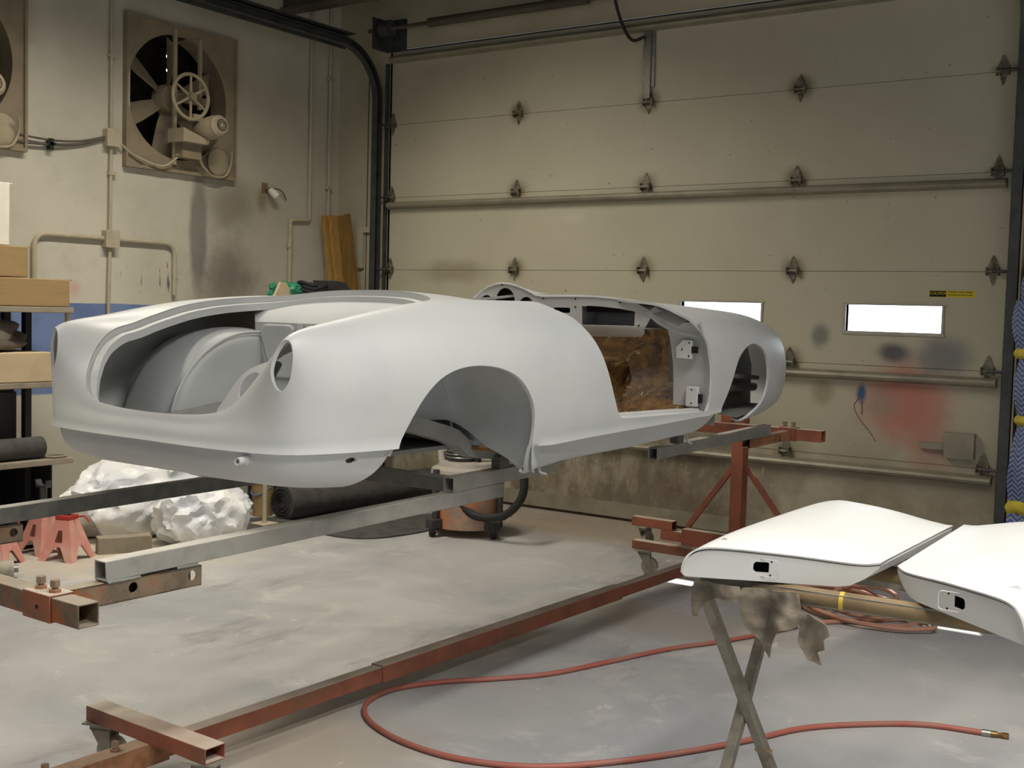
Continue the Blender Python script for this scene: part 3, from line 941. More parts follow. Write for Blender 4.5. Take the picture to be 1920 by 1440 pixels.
TRUNK_H = [(0, 2.360), (.20, 2.362), (.33, 2.370), (.405, 2.392), (.448, 2.445), (.464, 2.54), (.482, 2.72), (.495, 2.90), (.487, 3.06), (.44, 3.20), (.34, 3.30), (.18, 3.35), (0, 3.362)]
HOOD_H = [(0, 4.86), (.25, 4.86), (.38, 4.92), (.42, 5.05), (.40, 5.3), (.34, 5.6), (.25, 5.82), (.15, 5.9), (0, 5.93)]
def sym_poly(h):
    return h + [(-x, y) for x, y in reversed(h[1:-1])]
def smooth_sym(h, n=6):
    return smooth_poly(sym_poly(h), n)
COCKPIT = smooth_sym(COCKPIT_H); TRUNK = smooth_sym(TRUNK_H); HOOD = smooth_sym(HOOD_H)
ARCH_RS = [(p.x, p.y) for p in bezier_pts([(a, b, 0) for a, b in ARCH_R], 5)]
ARCH_FS = [(p.x, p.y) for p in bezier_pts([(a, b, 0) for a, b in ARCH_F], 5)]
DOOR_S = [(p.x, p.y) for p in bezier_pts([(a, b, 0) for a, b in DOOR_P], 5)]
TL_C = Vector((.578, 2.394, 1.377)); TL_D = Vector((.55, -.83, .06)).normalized()
def cut_axis(c, d, poly, reach):
    """cut by a prism of outline poly (u sideways, v up) along axis d through c"""
    u = Vector((0, 0, 1)).cross(d).normalized(); v = d.cross(u)
    def g(V):
        q = V - np.array(c)
        s = q @ np.array(d)
        sd = poly_sd(poly, q @ np.array(u), q @ np.array(v))
        return np.maximum(sd, np.abs(s) - reach)
    return g
TL_POLY = smooth_poly([(0, -.078), (.024, -.052), (.034, -.012), (.036, .03), (.030, .060), (.014, .072), (-.004, .062), (-.022, .03), (-.032, -.012), (-.024, -.052)], 4)
def region(sd, cond):
    return lambda V: np.where(cond(V), sd(V), 1.0)
def side_cut(poly, xmin):
    return region(lambda V: poly_sd(poly, V[:, 1], V[:, 2]), lambda V: np.abs(V[:, 0]) > xmin)
CUTS = [
    side_cut(ARCH_RS, .30), side_cut(ARCH_FS, .30), side_cut(DOOR_S, .40),
    region(lambda V: poly_sd(COCKPIT, V[:, 0], V[:, 1]), lambda V: V[:, 2] > 1.30),
    region(lambda V: poly_sd(TRUNK, V[:, 0], V[:, 1]), lambda V: V[:, 2] > 1.15),
    region(lambda V: poly_sd(HOOD, V[:, 0], V[:, 1]), lambda V: V[:, 2] > 1.30),
    cut_axis(TL_C, TL_D, TL_POLY, .05),
    cut_axis((.53, 5.93, 1.355), Vector((.35, .93, 0)).normalized(), ellipse_poly(0, 0, .088, .088), .2),
    # oval bumper-iron hole in the tail apron
    cut_axis((.655, 2.60, 1.092), Vector((.93, -.35, 0)).normalized(), ellipse_poly(0, 0, .022, .010, 20), .08),
    # the sill is an open channel: no return flange ahead of the wheel arch
    lambda V: np.where((V[:, 1] > 3.2) & (V[:, 1] < 3.75) & (V[:, 2] < 1.06), np.abs(V[:, 0]) - .672, 1.0),
    # grille opening
    region(lambda V: poly_sd(smooth_poly([(-.16, 1.32), (-.10, 1.18), (0, 1.13), (.10, 1.18), (.16, 1.32), (0, 1.34)], 5), V[:, 0], V[:, 2]), lambda V: V[:, 1] > 5.7),
]
Vb = BODY.reshape(-1, 3); Fb = grid_faces(NRW, NCL)
for g in CUTS:
    Vb, Fb = clip_mesh(Vb, Fb, g)
V2 = Vb * np.array([-1, 1, 1.0])
nb = len(Vb)
Vall = np.concatenate([Vb, V2], 0)
Fall = list(Fb) + [tuple(nb + i for i in reversed(f)) for f in Fb]
me = mesh_from('outer_skin', LCN(Vall), Fall, weld=0.0006)
skin = link_mesh('outer_skin', me, M['primer'], car)
bm = bmesh.new(); bm.from_mesh(me)
bm.faces.ensure_lookup_table()
# make sure normals point outwards
fmax = max(bm.faces, key=lambda f: f.calc_center_median().x)
if fmax.normal.x < 0:
    bmesh.ops.reverse_faces(bm, faces=bm.faces)
bm.to_mesh(me); bm.free()
me.polygons.foreach_set('use_smooth', [True] * len(me.polygons))
thick(skin, 0.011, 50)
# ------------------------------------------------------------------ inner structure of the shell
def cpart(name, mb, mat, parent=None, smooth=35):
    mb.v = [LC(p) for p in mb.v]
    return mb.build(name, mat, parent or car, smooth)
_top = BODY[K3 + 1:].reshape(-1, 3)
def surf_z(x, y):
    d = (_top[:, 0] - abs(x)) ** 2 + (_top[:, 1] - y) ** 2
    i = np.argpartition(d, 4)[:4]
    w = 1.0 / (d[i] + 1e-6)
    return float((_top[i, 2] * w).sum() / w.sum())
def strip(name, rows, mat, closed=True, parent=None, t=0.0):
    """loft between equally long point rows (car frame)"""
    n = len(rows[0])
    V = [LC(p) for r in rows for p in r]
    F = []
    for i in range(len(rows) - 1):
        for k in range(n if closed else n - 1):
            F.append((i * n + k, i * n + (k + 1) % n, (i + 1) * n + (k + 1) % n, (i + 1) * n + k))
    me_ = mesh_from(name, V, F)
    bm_ = bmesh.new(); bm_.from_mesh(me_)
    bmesh.ops.recalc_face_normals(bm_, faces=bm_.faces); bm_.to_mesh(me_); bm_.free()
    o = link_mesh(name, me_, mat, parent or car)
    if t:
        thick(o, t, 40, 0.0)
    return o
def inset_poly(poly, d):
    c = np.mean(np.array(poly), axis=0)
    n = len(poly); out = []
    for i in range(n):
        a = np.array(poly[i - 1]); b = np.array(poly[(i + 1) % n]); p = np.array(poly[i])
        t = b - a; nn = np.array([-t[1], t[0]]); nn = nn / (np.linalg.norm(nn) + 1e-9)
        if np.dot(nn, c - p) < 0: nn = -nn
        out.append(tuple(p + nn * d))
    return out
# gutter round the boot opening
e0 = TRUNK; e1 = inset_poly(TRUNK, .004); e2 = inset_poly(TRUNK, .034); e3 = inset_poly(TRUNK, .040)
zz = [surf_z(x, y) for x, y in e0]
strip('trunk_gutter', [[(p[0], p[1], z - .004) for p, z in zip(e0, zz)], [(p[0], p[1], z - .024) for p, z in zip(e1, zz)],
                       [(p[0], p[1], z - .027) for p, z in zip(e2, zz)], [(p[0], p[1], z - .052) for p, z in zip(e3, zz)]], M['primer'], True, None, .004)
# cockpit rolled edge
c0_ = [p for p in COCKPIT if p[1] < 3.9]
# corner bracket with an oval hole, right rear corner of the boot
def bil(A, B, Cc, Dd):
    A, B, Cc, Dd = map(Vector, (A, B, Cc, Dd))
    return lambda u, v: LC(A * (1 - u) * (1 - v) + B * u * (1 - v) + Cc * u * v + Dd * (1 - u) * v)
hole_poly = ellipse_poly(.53, .53, .19, .27, 28)
plane_cut('corner_bracket', (0, 1), (0, 1), 26, 26, bil((.25, 2.42, 1.20), (.455, 2.425, 1.25), (.472, 2.50, 1.385), (.29, 2.455, 1.36)),
          [lambda u, v: poly_sd(hole_poly, u, v), lambda u, v: -poly_sd(smooth_poly([(-.02, -.05), (.5, -.05), (1.02, -.05), (1.02, .5), (1.0, .9), (.8, 1.0), (.5, .93), (.28, .78), (.1, .4)], 5), u, v)], M['primer'], car, .004)
cpart('trunk_floor', MB().box((-.42, 2.44, 1.055), (.42, 2.64, 1.065)).box((-.335, 2.64, 1.055), (.335, 3.13, 1.065)).box((-.02, 2.44, 1.065), (.02, 3.1, 1.075)), M['primer_in'])
cpart('spare_well', MB().lathe([(.24, 1.0), (.25, 1.06), (.27, 1.068)], Matrix.Translation((.10, 2.72, 0)), 28), M['primer_in'])
# bulkhead behind the seats, pressed panels on it
bk = strip('trunk_bulkhead', [[(x, 3.36, 1.575) for x in (-.45, 0, .45)], [(x, 3.17, 1.52) for x in (-.46, 0, .46)], [(x, 3.12, 1.48) for x in (-.40, 0, .40)], [(x, 3.10, 1.06) for x in (-.345, 0, .345)]], M['primer_in'], False, None, .006)
def rrect(cx, cy, w, h, r=.03, n=5):
    out = []
    for sx, sy, a0 in ((1, 1, 0), (-1, 1, 90), (-1, -1, 180), (1, -1, 270)):
        for k in range(n):
            a = math.radians(a0 + 90 * k / (n - 1))
            out.append((cx + sx * (w / 2 - r) + r * math.cos(a), cy + sy * (h / 2 - r) + r * math.sin(a)))
    return out
for cx in (-.245, 0.0, .245):
    mb = MB().prism(rrect(cx, 1.375, .19, .20), 0, .014, Matrix(((1, 0, 0, 0), (0, 0, -1, 3.108), (0, 1, 0, 0), (0, 0, 0, 1))))
    bevel(cpart('pressed_panel', mb, M['primer_in'], bk), .008, 3)
for cx in (-.123, .123):
    cpart('panel_rib', MB().box((cx - .006, 3.085, 1.28), (cx + .006, 3.112, 1.48)), M['primer_in'], bk)
# rear wheel housings
def housing(sgn, yc, zc, prof, notch, name):
    A = np.radians(np.linspace(-25, 205, 70))
    pr = np.array([(p.x, p.y) for p in bezier_pts([(a, b, 0) for a, b in prof], 5)])
    def r_arch(a):
        d_ = 9.0
        ca, sa = math.cos(a), math.sin(a)
        for (ya, za), (yb, zb_) in zip(ARCH_RS[:-1], ARCH_RS[1:]):
            ex, ey = yb - ya, zb_ - za
            den = ca * ey - sa * ex
            if abs(den) < 1e-9: continue
            t_ = ((ya - yc) * ey - (za - zc) * ex) / den
            s_ = ((ya - yc) * sa - (za - zc) * ca) / den
            if t_ > 0 and -1e-6 <= s_ <= 1 + 1e-6: d_ = min(d_, t_)
        return min(d_, .36)
    RA = {a: r_arch(a) for a in A}
    def rad(r, x, a):
        return RA[a] + (r - .322) if r >= .3225 and x > .339 else r * (RA[a] + .003) / .325
    V = np.array([(lambda r: (sgn * x * min(1.0, np.interp(yc + r * math.cos(a), [2.5, 2.65, 2.78, 2.95, 3.1], [.84, .885, .925, .97, 1.0]) if x > .6 else 1.0), yc + r * math.cos(a), zc + r * math.sin(a)))(rad(r0_, x, a)) for r0_, x in pr for a in A])
    F = grid_faces(len(pr), len(A))
    V, F = clip_mesh(V, F, lambda V: V[:, 2] - np.interp(np.abs(V[:, 0]), [.33, .40, .50, .60, .66, .70], [1.148, 1.112, 1.052, 1.02, .99, .90]))
    V, F = clip_mesh(V, F, lambda V: V[:, 2] - np.interp(V[:, 1], [2.6, 2.8, 2.95, 3.3, 3.4], [1.13, 1.08, 1.0, 1.0, .99]))
    me_ = mesh_from(name, LCN(V), F, weld=.0004)
    o = link_mesh(name, me_, M['primer_in'], car)
    thick(o, .004, 50, 0)
    return o
NOTCH_R = [(2.55, .85), (2.80, 1.0), (2.90, 1.10), (3.0, 1.165), (3.08, 1.18), (3.17, 1.16), (3.26, 1.10), (3.34, 1.03), (3.5, .95), (3.5, .85)]
PROF_R = [(.323, .762), (.331, .757), (.368, .71), (.396, .62), (.408, .50), (.402, .41), (.372, .352), (.322, .338), (.20, .335), (.01, .335)]
for s in (1, -1):
    h = housing(s, 3.068, 1.055, PROF_R, NOTCH_R, 'rear_wheel_housing')
    arc = [(s * .345, 3.068 + .388 * math.cos(a), 1.055 + .388 * math.sin(a)) for a in np.radians(np.linspace(5, 172, 40))]
    cpart('seam_lip', MB().tube(arc, .006, 6), M['primer_in'], h)
# chassis rails and cross members seen through the arch
for s in (1, -1):
    mb = MB()
    pts = [(s * .34, 2.50, 1.10), (s * .34, 2.72, 1.135), (s * .34, 3.05, 1.165), (s * .36, 3.40, 1.09), (s * .40, 3.60, 1.02), (s * .42, 4.6, 1.03), (s * .40, 5.2, 1.12), (s * .36, 5.85, 1.15)]
    P = bezier_pts(pts, 5)
    prev = None
    for p in P:
        q = [(p.x - .035, p.y, p.z - .03), (p.x + .035, p.y, p.z - .03), (p.x + .035, p.y, p.z + .03), (p.x - .035, p.y, p.z + .03)]
        if prev is not None:
            mb.add(prev + q, [(0, 1, 5, 4), (1, 2, 6, 5), (2, 3, 7, 6), (3, 0, 4, 7)])
        prev = q
    cpart('chassis_rail', mb, M['under'])
cpart('cross_member', MB().box((-.40, 3.00, 1.08), (.40, 3.06, 1.13)), M['under'])
cpart('cross_member', MB().box((-.40, 5.30, 1.10), (.40, 5.42, 1.16)), M['under'])
cpart('rear_floor', MB().box((-.33, 3.12, 1.03), (.33, 3.55, 1.045)), M['under'])
# cockpit floor, tunnel, toe board, firewall - bare rusty metal
cpart('floor_pan', MB().box((-.66, 3.48, 1.035), (.66, 4.74, 1.045)), M['rustfloor'])
tb = []
for y, z in ((4.55, 1.045), (4.68, 1.08), (4.90, 1.24), (4.95, 1.32), (4.965, 1.545)):
    tb.append([(x * (.92 if z > 1.5 else 1), y, z) for x in np.linspace(-.63, .63, 9)])
strip('firewall', tb, M['rustfloor'], False, None, .004)
tn = []
for y, zt, hw in ((3.5, 1.20, .10), (4.3, 1.22, .11), (4.6, 1.27, .15), (4.94, 1.34, .22)):
    tn.append([(hw * 1.25, y, 1.045), (hw, y, zt - .04), (hw * .7, y, zt), (-hw * .7, y, zt), (-hw, y, zt - .04), (-hw * 1.25, y, 1.045)])
strip('transmission_tunnel', tn, M['rustfloor'], False, None, .004)
strip('cockpit_rear_panel', [[(x, 3.52, 1.585) for x in (-.5, 0, .5)], [(x, 3.55, 1.40) for x in (-.56, 0, .56)], [(x, 3.49, 1.05) for x in (-.62, 0, .62)]], M['primer_in'], False, None, .005)
for s in (1, -1):
    cpart('inner_sill', MB().box((min(s * .62, s * .69), 3.50, 1.03), (max(s * .62, s * .69), 4.62, 1.128)), M['primer_in'])
    # white step on top of the sill with two shallow ribs
    st_ = strip('sill_step', [[(s * x, 3.955, z + .010) for x, z in ((.585, 1.10), (.59, 1.138), (.66, 1.140), (.665, 1.146), (.70, 1.146), (.705, 1.138), (.745, 1.134), (.758, 1.118))],
                              [(s * x, 4.28, z + .002) for x, z in ((.585, 1.10), (.59, 1.138), (.66, 1.140), (.665, 1.146), (.70, 1.146), (.705, 1.138), (.745, 1.134), (.758, 1.118))],
                              [(s * x, 4.745, z - .006) for x, z in ((.585, 1.10), (.59, 1.138), (.66, 1.140), (.665, 1.146), (.70, 1.146), (.705, 1.138), (.745, 1.134), (.758, 1.118))]], M['primer'], False, None, .003)
    # rear post behind the door gap
    edge = [(3.745, 1.51), (3.775, 1.48), (3.828, 1.396), (3.89, 1.27), (3.935, 1.185), (3.965, 1.15)]
    strip('lock_pillar', [[(s * (.745 - .30 * max(0, z - 1.38)), y - .02, z) for y, z in edge], [(s * .66, y - .03, z) for y, z in edge], [(s * .56, y - .11, z) for y, z in edge]], M['primer_in'], False, None, .004)
    # hinge pillar ahead of the door gap
    ef = [(4.732, 1.13), (4.738, 1.25), (4.735, 1.33), (4.71, 1.439), (4.665, 1.52)]
    hp_ = strip('hinge_pillar', [[(s * (.757 - .25 * max(0, z - 1.40)), y - .002, z) for y, z in ef], [(s * .715, y + .035, z) for y, z in ef], [(s * .70, y + .040, z) for y, z in ef],
                           [(s * .56, y + .01 + (1.52 - z) * .08, z) for y, z in ef], [(s * .545, y + .12, z) for y, z in ef]], M['primer_in'], False, None, .004)
    # door hinge boxes
    up_ = MB().prism([(-.045, -.042), (.032, -.042), (.032, .042), (-.015, .042), (-.05, .006)], 0, .022, Matrix(((s, 0, 0, s * .640), (0, 0, -1, 4.735), (0, 1, 0, 1.400), (0, 0, 0, 1))))
    a_ = bevel(cpart('upper_hinge_box', up_, M['primer'], hp_), .004)
    lo2 = MB().prism([(-.030, -.045), (.030, -.045), (.030, .045), (-.030, .045)], 0, .024, Matrix(((s, 0, 0, s * .665), (0, 0, -1, 4.765), (0, 1, 0, 1.192), (0, 0, 0, 1))))
    b_ = bevel(cpart('lower_hinge_box', lo2, M['primer'], hp_), .004)
    cpart('hinge_slot', MB().box((min(s * .672, s * .70), 4.712, 1.385), (max(s * .672, s * .70), 4.722, 1.415)), M['hole'], hp_)
    cpart('hinge_slot', MB().box((min(s * .695, s * .715), 4.745, 1.165), (max(s * .695, s * .715), 4.752, 1.205)), M['hole'], hp_)
    for q, (hx, hy, hz) in enumerate(((.625, 4.7125, 1.40), (.660, 4.7125, 1.43), (.660, 4.7125, 1.372), (.665, 4.7405, 1.222), (.665, 4.7405, 1.162))):
        cpart('screw_hole', MB().tube([(s * hx, hy, hz), (s * hx, hy - .001, hz)], .004, 8), M['hole'], a_ if q < 3 else b_)
    # curved gusset between dash end and front wing
    strip('scuttle_gusset', [[(s * .50, 4.60, 1.555), (s * .53, 4.64, 1.515), (s * .57, 4.68, 1.485), (s * .62, 4.70, 1.47), (s * .70, 4.71, 1.455)],
                             [(s * .51, 4.66, 1.585), (s * .55, 4.69, 1.56), (s * .59, 4.72, 1.535), (s * .64, 4.74, 1.52), (s * .70, 4.74, 1.50)]], M['primer'], False, None, .004)
# dashboard
DASH = [(-.63, 1.46), (-.635, 1.54), (-.56, 1.572), (-.48, 1.607), (-.44, 1.636), (-.395, 1.660), (-.345, 1.674), (-.297, 1.679), (-.25, 1.674), (-.20, 1.663), (-.15, 1.644), (-.105, 1.624), (-.06, 1.619), (.07, 1.622), (.22, 1.622), (.33, 1.615), (.40, 1.604), (.46, 1.586), (.52, 1.556), (.505, 1.52), (.47, 1.462), (.44, 1.448), (.2, 1.442), (-.2, 1.442), (-.58, 1.448)]
HOLES = [ellipse_poly(-.283, 1.597, .059, .061), ellipse_poly(-.402, 1.580, .043, .043), ellipse_poly(-.158, 1.574, .043, .043),
         rrect(.04, 1.559, .092, .024, .006), [(.148, 1.583), (.26, 1.580), (.36, 1.572), (.437, 1.561), (.437, 1.497), (.152, 1.492)]]
def dsh(x):
    return x - .036 * min(1.0, max(0.0, (.1 - x) / .4))
DASH = [(dsh(x), z) for x, z in DASH]
HOLES = [[(dsh(x), z) for x, z in h] for h in HOLES]
def dash3d(x, z):
    y = 4.60 + (.02 if z > 1.5 else .02 + (1.5 - z) ** 2 * 22) + .10 * abs(x) ** 2.5 - .02
    return LC((x, y, z))
def inv(p):
    return lambda u, v: -poly_sd(p, u, v)
def outside(p):
    return lambda u, v: poly_sd(p, u, v)
dash = plane_cut('dashboard', (-.69, .54), (1.43, 1.69), 150, 60, dash3d, [inv(DASH)] + [outside(h) for h in HOLES], M['primer'], car, .006)
topc = [p for p in DASH[1:19]]
front_lip = [(x, 4.60 + .10 * abs(x) ** 2.5, z) for x, z in topc]
cpart('dash_edge_bead', MB().tube(front_lip, .006, 8), M['primer'], dash)
strip('gauge_hood', [[(x, 4.60 + .10 * abs(x) ** 2.5, z) for x, z in topc], [(x * .985, 4.68 + .08 * abs(x) ** 2.5, z * .55 + .45 * min(z, surf_z(x, 4.70)) + .003) for x, z in topc], [(x * .97, 4.80, surf_z(x * .97, 4.80)) for x, z in topc]], M['primer'], False, dash, .003)
for x, z in ((-.336, 1.672), (-.074, 1.612), (.115, 1.612), (.36, 1.6), (.115, 1.575), (.46, 1.50)):
    cpart('screw_hole', MB().tube([(x, 4.60 + .1 * abs(x) ** 2.5 - .001, z), (x, 4.60 + .1 * abs(x) ** 2.5 - .004, z)], .004, 8), M['hole'], dash)
# front inner wings
for s in (1, -1):
    strip('inner_wing', [[(s * .46, y, 1.09) for y in np.linspace(4.96, 5.80, 8)], [(s * .45, y, 1.30) for y in np.linspace(4.96, 5.82, 8)], [(s * .43, y, 1.50 - max(0, y - 5.3) * .2) for y in np.linspace(4.96, 5.80, 8)]], M['under'], False, None, .004)
    strip('wing_brace', [[(s * .46, 5.05, 1.30), (s * .46, 5.3, 1.275), (s * .46, 5.7, 1.25)], [(s * .56, 5.05, 1.29), (s * .57, 5.3, 1.265), (s * .55, 5.7, 1.24)]], M['under'], False, None, .02)
    strip('splash_panel', [[(s * .46, 4.90, z) for z in (1.06, 1.3, 1.5)], [(s * .72, 4.86, z) for z in (1.06, 1.3, 1.47)]], M['under'], False, None, .004)
    strip('lower_valance', [[(s * .40, y, 1.10) for y in (5.2, 5.5, 5.8)], [(s * .67, 5.2, 1.075), (s * .63, 5.5, 1.085), (s * .54, 5.78, 1.10)]], M['under'], False, None, .004)
    cpart('radius_link', MB().tube([(s * .47, 5.02, 1.20), (s * .50, 5.75, 1.19)], .022, 10), M['steel'])
# stub pipe in the tail apron and lower jack stays
cpart('tow_stub', MB().lathe([(.006, -.012), (.006, -.026), (.0115, -.028), (.0125, .0), (.016, .004), (.016, .03)], axis_matrix((.475, 2.348, 1.096), (-.12, 1, 0)), 18), M['primer'])
# black sheet behind the dash openings standing in for shade; glove compartment
cpart('dash_shade_sheet', MB().box((-.58, 4.637, 1.48), (.10, 4.641, 1.60)).box((-.45, 4.637, 1.60), (-.19, 4.641, 1.650)), M['hole'])
gb = cpart('glove_compartment', MB().box((.10, 4.64, 1.484), (.47, 4.80, 1.490)).box((.10, 4.80, 1.484), (.47, 4.805, 1.59)).box((.10, 4.64, 1.484), (.104, 4.80, 1.58)), M['primer_in'])
cpart('compartment_shade', MB().box((.14, 4.66, 1.555), (.46, 4.80, 1.585)), M['hole'], gb)  # black block standing in for the shade at the compartment top
for s in (1, -1):
    lo_r = [(s * .40, 4.612, 1.600), (s * .46, 4.618, 1.583), (s * .52, 4.625, 1.553), (s * .57, 4.64, 1.525), (s * .63, 4.665, 1.50)]
    hi_r = [(s * x, 4.76, surf_z(x, 4.76) - .010) for x in (.40, .47, .54, .61, .66)]
    strip('cowl_filler', [lo_r, hi_r], M['primer'], False, None, .003)
cpart('jacking_hook', MB().tube(bezier_pts([(.70, 3.52, 1.0), (.705, 3.52, .975), (.71, 3.55, .965)], 4), .006, 6), M['under'])
cpart('jacking_hook', MB().tube(bezier_pts([(.69, 4.66, 1.03), (.70, 4.66, 1.0), (.705, 4.68, .99)], 4), .006, 6), M['under'])
# ================================================================== ROTISSERIE (rolling stand that carries the shell)
rot = empty('car_rotisserie', (-2.97, 4.10, 0), CAR_RZ, 'rust-red steel rotisserie stand on casters with long beams carrying the shell', 'rotisserie')
def rp(name, mb, mat, parent=None, smooth=35):
    mb.v = [(p[0], p[1] - 4.10, p[2]) for p in mb.v]
    return mb.build(name, mat, parent or rot, smooth)
def sq(name, a, b, w, h, mat, parent=None, wall=.004):
    return bevel(rp(name, MB().sqtube(a, b, w, h, wall), mat, parent), .0025, 1, 50)
def caster(x, y, ztop, yaw=0.0, r=.05):
    mb = MB().box((-.055, -.045, -.006), (.055, .045, 0))
    zc = r - ztop
    for s in (-1, 1):
        mb.prism([(-.035, -.02), (.035, -.02), (.045, zc - .012), (.02, zc - .016)], s * .024, s * .028, Matrix(((1, 0, 0, 0), (0, 0, 1, 0), (0, 1, 0, 0), (0, 0, 0, 1))))
    mb.box((-.036, -.028, -.026), (.036, .028, -.006))
    mb.tube([(.032, -.036, zc), (.032, .036, zc)], .007, 8)
    o = mb.build('caster', M['casterfork'], rot, 35, (x, y - 4.10, ztop), (0, 0, yaw))
    w = MB().lathe([(.012, -.019), (r - .004, -.019), (r, -.015), (r, .015), (r - .004, .019), (.012, .019)], axis_matrix((.032, 0, zc), (0, 1, 0)), 24)
    w.build('caster_wheel', M['caster'], o, 35)
    return o
def bolt(x, y, z, h=.03, parent=None):
    rp('bolt', MB().tube([(x, y, z), (x, y, z + h * .55)], .0075, 8).tube([(x, y, z + h * .45), (x, y, z + h)], .013, 6), M['bolt'], parent)
    rp('nut', MB().tube([(x, y, z), (x, y, z + h * .25)], .016, 6), M['oxide_end'], parent)
# --- spine on the floor
sq('spine_tube', (0, 2.36, .111), (0, 3.50, .111), .056, .058, M['oxide'])
sq('spine_sleeve', (0, 3.455, .111), (0, 5.28, .111), .066, .068, M['oxide'])
sq('spine_tube', (0, 5.25, .111), (0, 6.86, .111), .056, .058, M['oxide'])
sq('spine_end_sleeve', (0, 1.35, .111), (0, 2.44, .111), .070, .072, M['oxide_end'])
bolt(.0, 2.02, .147); bolt(.0, 2.26, .147)
# --- rear base cross tube and casters
sq('base_cross_tube', (-.305, 2.40, .172), (.305, 2.40, .172), .078, .050, M['oxide'])
caster(-.26, 2.40, .147, .4); caster(.26, 2.40, .147, .4)
sq('base_cross_tube', (-.62, 1.30, .172), (.62, 1.30, .172), .078, .050, M['oxide'])
caster(-.56, 1.30, .147, .4); caster(.56, 1.30, .147, .4)
# --- rear column, swivel head and cross bar
sq('column', (0, 1.40, .147), (0, 1.40, 1.05), .078, .078, M['oxide'])
rp('swivel_head', MB().tube([(0, 1.36, .80), (0, 1.72, .80)], .045, 18), M['oxide'])
sq('cross_bar', (-.655, 1.722, .797), (.655, 1.722, .797), .058, .058, M['steel_rust'])
for s in (1, -1):
    sq('sliding_sleeve', (s * .428, 1.722, .797), (s * .545, 1.722, .797), .068, .068, M['oxide'])
    bolt(s * .455, 1.722, .831); bolt(s * .515, 1.722, .831)
    rp('set_screw', MB().tube([(s * .492, 1.686, .797), (s * .492, 1.688, .797)], .005, 8), M['hole'])
BX = .447
def bracket(s, y0, y1, z0, z1):
    """side plates with two holes, top and bottom"""
    x0 = s * BX
    hp1 = ellipse_poly(y0 + .225, (z0 + z1) / 2 + .004, .0145, .0145, 24); hp2 = ellipse_poly(y1 - .032, (z0 + z1) / 2 + .004, .0145, .0145, 24)
    for k, dx in (('plate', .024), ('plate', -.024)):
        plane_cut('bracket_plate', (y0, y1), (z0, z1), 90, 16, lambda u, v, dx=dx: (x0 + dx, u - 4.10, v),
                  [lambda u, v: poly_sd(hp1, u, v), lambda u, v: poly_sd(hp2, u, v)], M['steel_rust'], rot, .004)
    rp('bracket_flange', MB().box((x0 - .024, y0, z1 - .004), (x0 + .024, y1, z1)).box((x0 - .024, y0, z0), (x0 + .024, y1, z0 + .004)), M['steel_rust'])
for s in (1, -1):
    bracket(s, 1.755, 2.205, .757, .814)
    sq('lower_beam', (s * BX, 1.895, .844), (s * BX, 3.62, .874), .050, .053, M['steel'] if s > 0 else M['steel_dark'])
    rp('weld_bead', MB().tube([(s * (BX + .024), y, .815 + .001 * (k % 2)) for k, y in enumerate(np.linspace(1.90, 2.0, 9))], .005, 6), M['zinc'])
    rp('weld_bead', MB().tube([(s * (BX + .024), y, .818 + .001 * (k % 2)) for k, y in enumerate(np.linspace(2.12, 2.19, 7))], .005, 6), M['zinc'])
    sq('upper_beam', (s * BX, 3.32, .9225), (s * BX, 3.98, .935), .050, .053, M['steel'])
    sq('front_beam', (s * BX, 4.80, .912), (s * BX, 6.06, .942), .050, .055, M['steel'])
    sq('front_bracket_tube', (s * BX, 5.80, .886), (s * BX, 6.34, .893), .050, .052, M['oxide_end'])
    rp('weld_bead', MB().tube([(s * (BX + .026), y, .914 + .002 * (k % 2)) for k, y in enumerate(np.linspace(5.82, 6.05, 14))], .005, 6), M['zinc'])
    sq('front_sleeve', (s * .405, 6.355, .899), (s * .50, 6.355, .899), .075, .075, M['oxide'])
    bolt(s * .425, 6.355, .936); bolt(s * .475, 6.355, .936)
    # struts up to the body mounting points
    for y0, z1 in ((3.60, 1.0), (5.0, 1.03)):
        rp('mount_strut', MB().box((s * BX - .02, y0, .93), (s * BX + .02, y0 + .06, z1)), M['steel_dark'])
sq('cross_tube', (-.47, 3.36, .918), (.425, 3.36, .918), .052, .052, M['steel_dark'])
# --- front cross bar, swivel, column
sq('cross_bar', (-.655, 6.355, .899), (.655, 6.355, .899), .064, .064, M['oxide'])
rp('swivel_plate', MB().box((.03, 6.35, .93), (.095, 6.39, 1.16)).box((-.095, 6.35, .93), (-.03, 6.39, 1.16)).tube([(0, 6.36, 1.06), (0, 6.66, 1.06)], .045, 18).box((-.095, 6.38, 1.0), (.095, 6.40, 1.14)), M['oxide'])
sq('column', (0, 6.69, .135), (0, 6.69, 1.20), .078, .078, M['oxide'])
for s in (1, -1):
    a = Vector((s * .035, 6.70, .64)); b = Vector((s * .365, 6.74, .205))
    rp('brace', MB().sqtube(a, b, .022, .032, .003), M['oxide'])
sq('base_cross_tube', (-.62, 6.885, .108), (.62, 6.885, .108), .066, .064, M['oxide'])
rp('column_foot', MB().box((-.36, 6.65, .10), (.36, 6.72, .205)), M['oxide'])
for s in (1, -1):
    sq('outrigger', (s * .84, 6.885, .172), (s * .535, 6.885, .172), .066, .060, M['oxide'])
    caster(s * .755, 6.885, .142, 1.45)
sq('base_cross_tube', (-.43, 6.19, .172), (.43, 6.19, .172), .066, .052, M['oxide'])
caster(-.36, 6.19, .146, .35); caster(.36, 6.19, .146, .35)
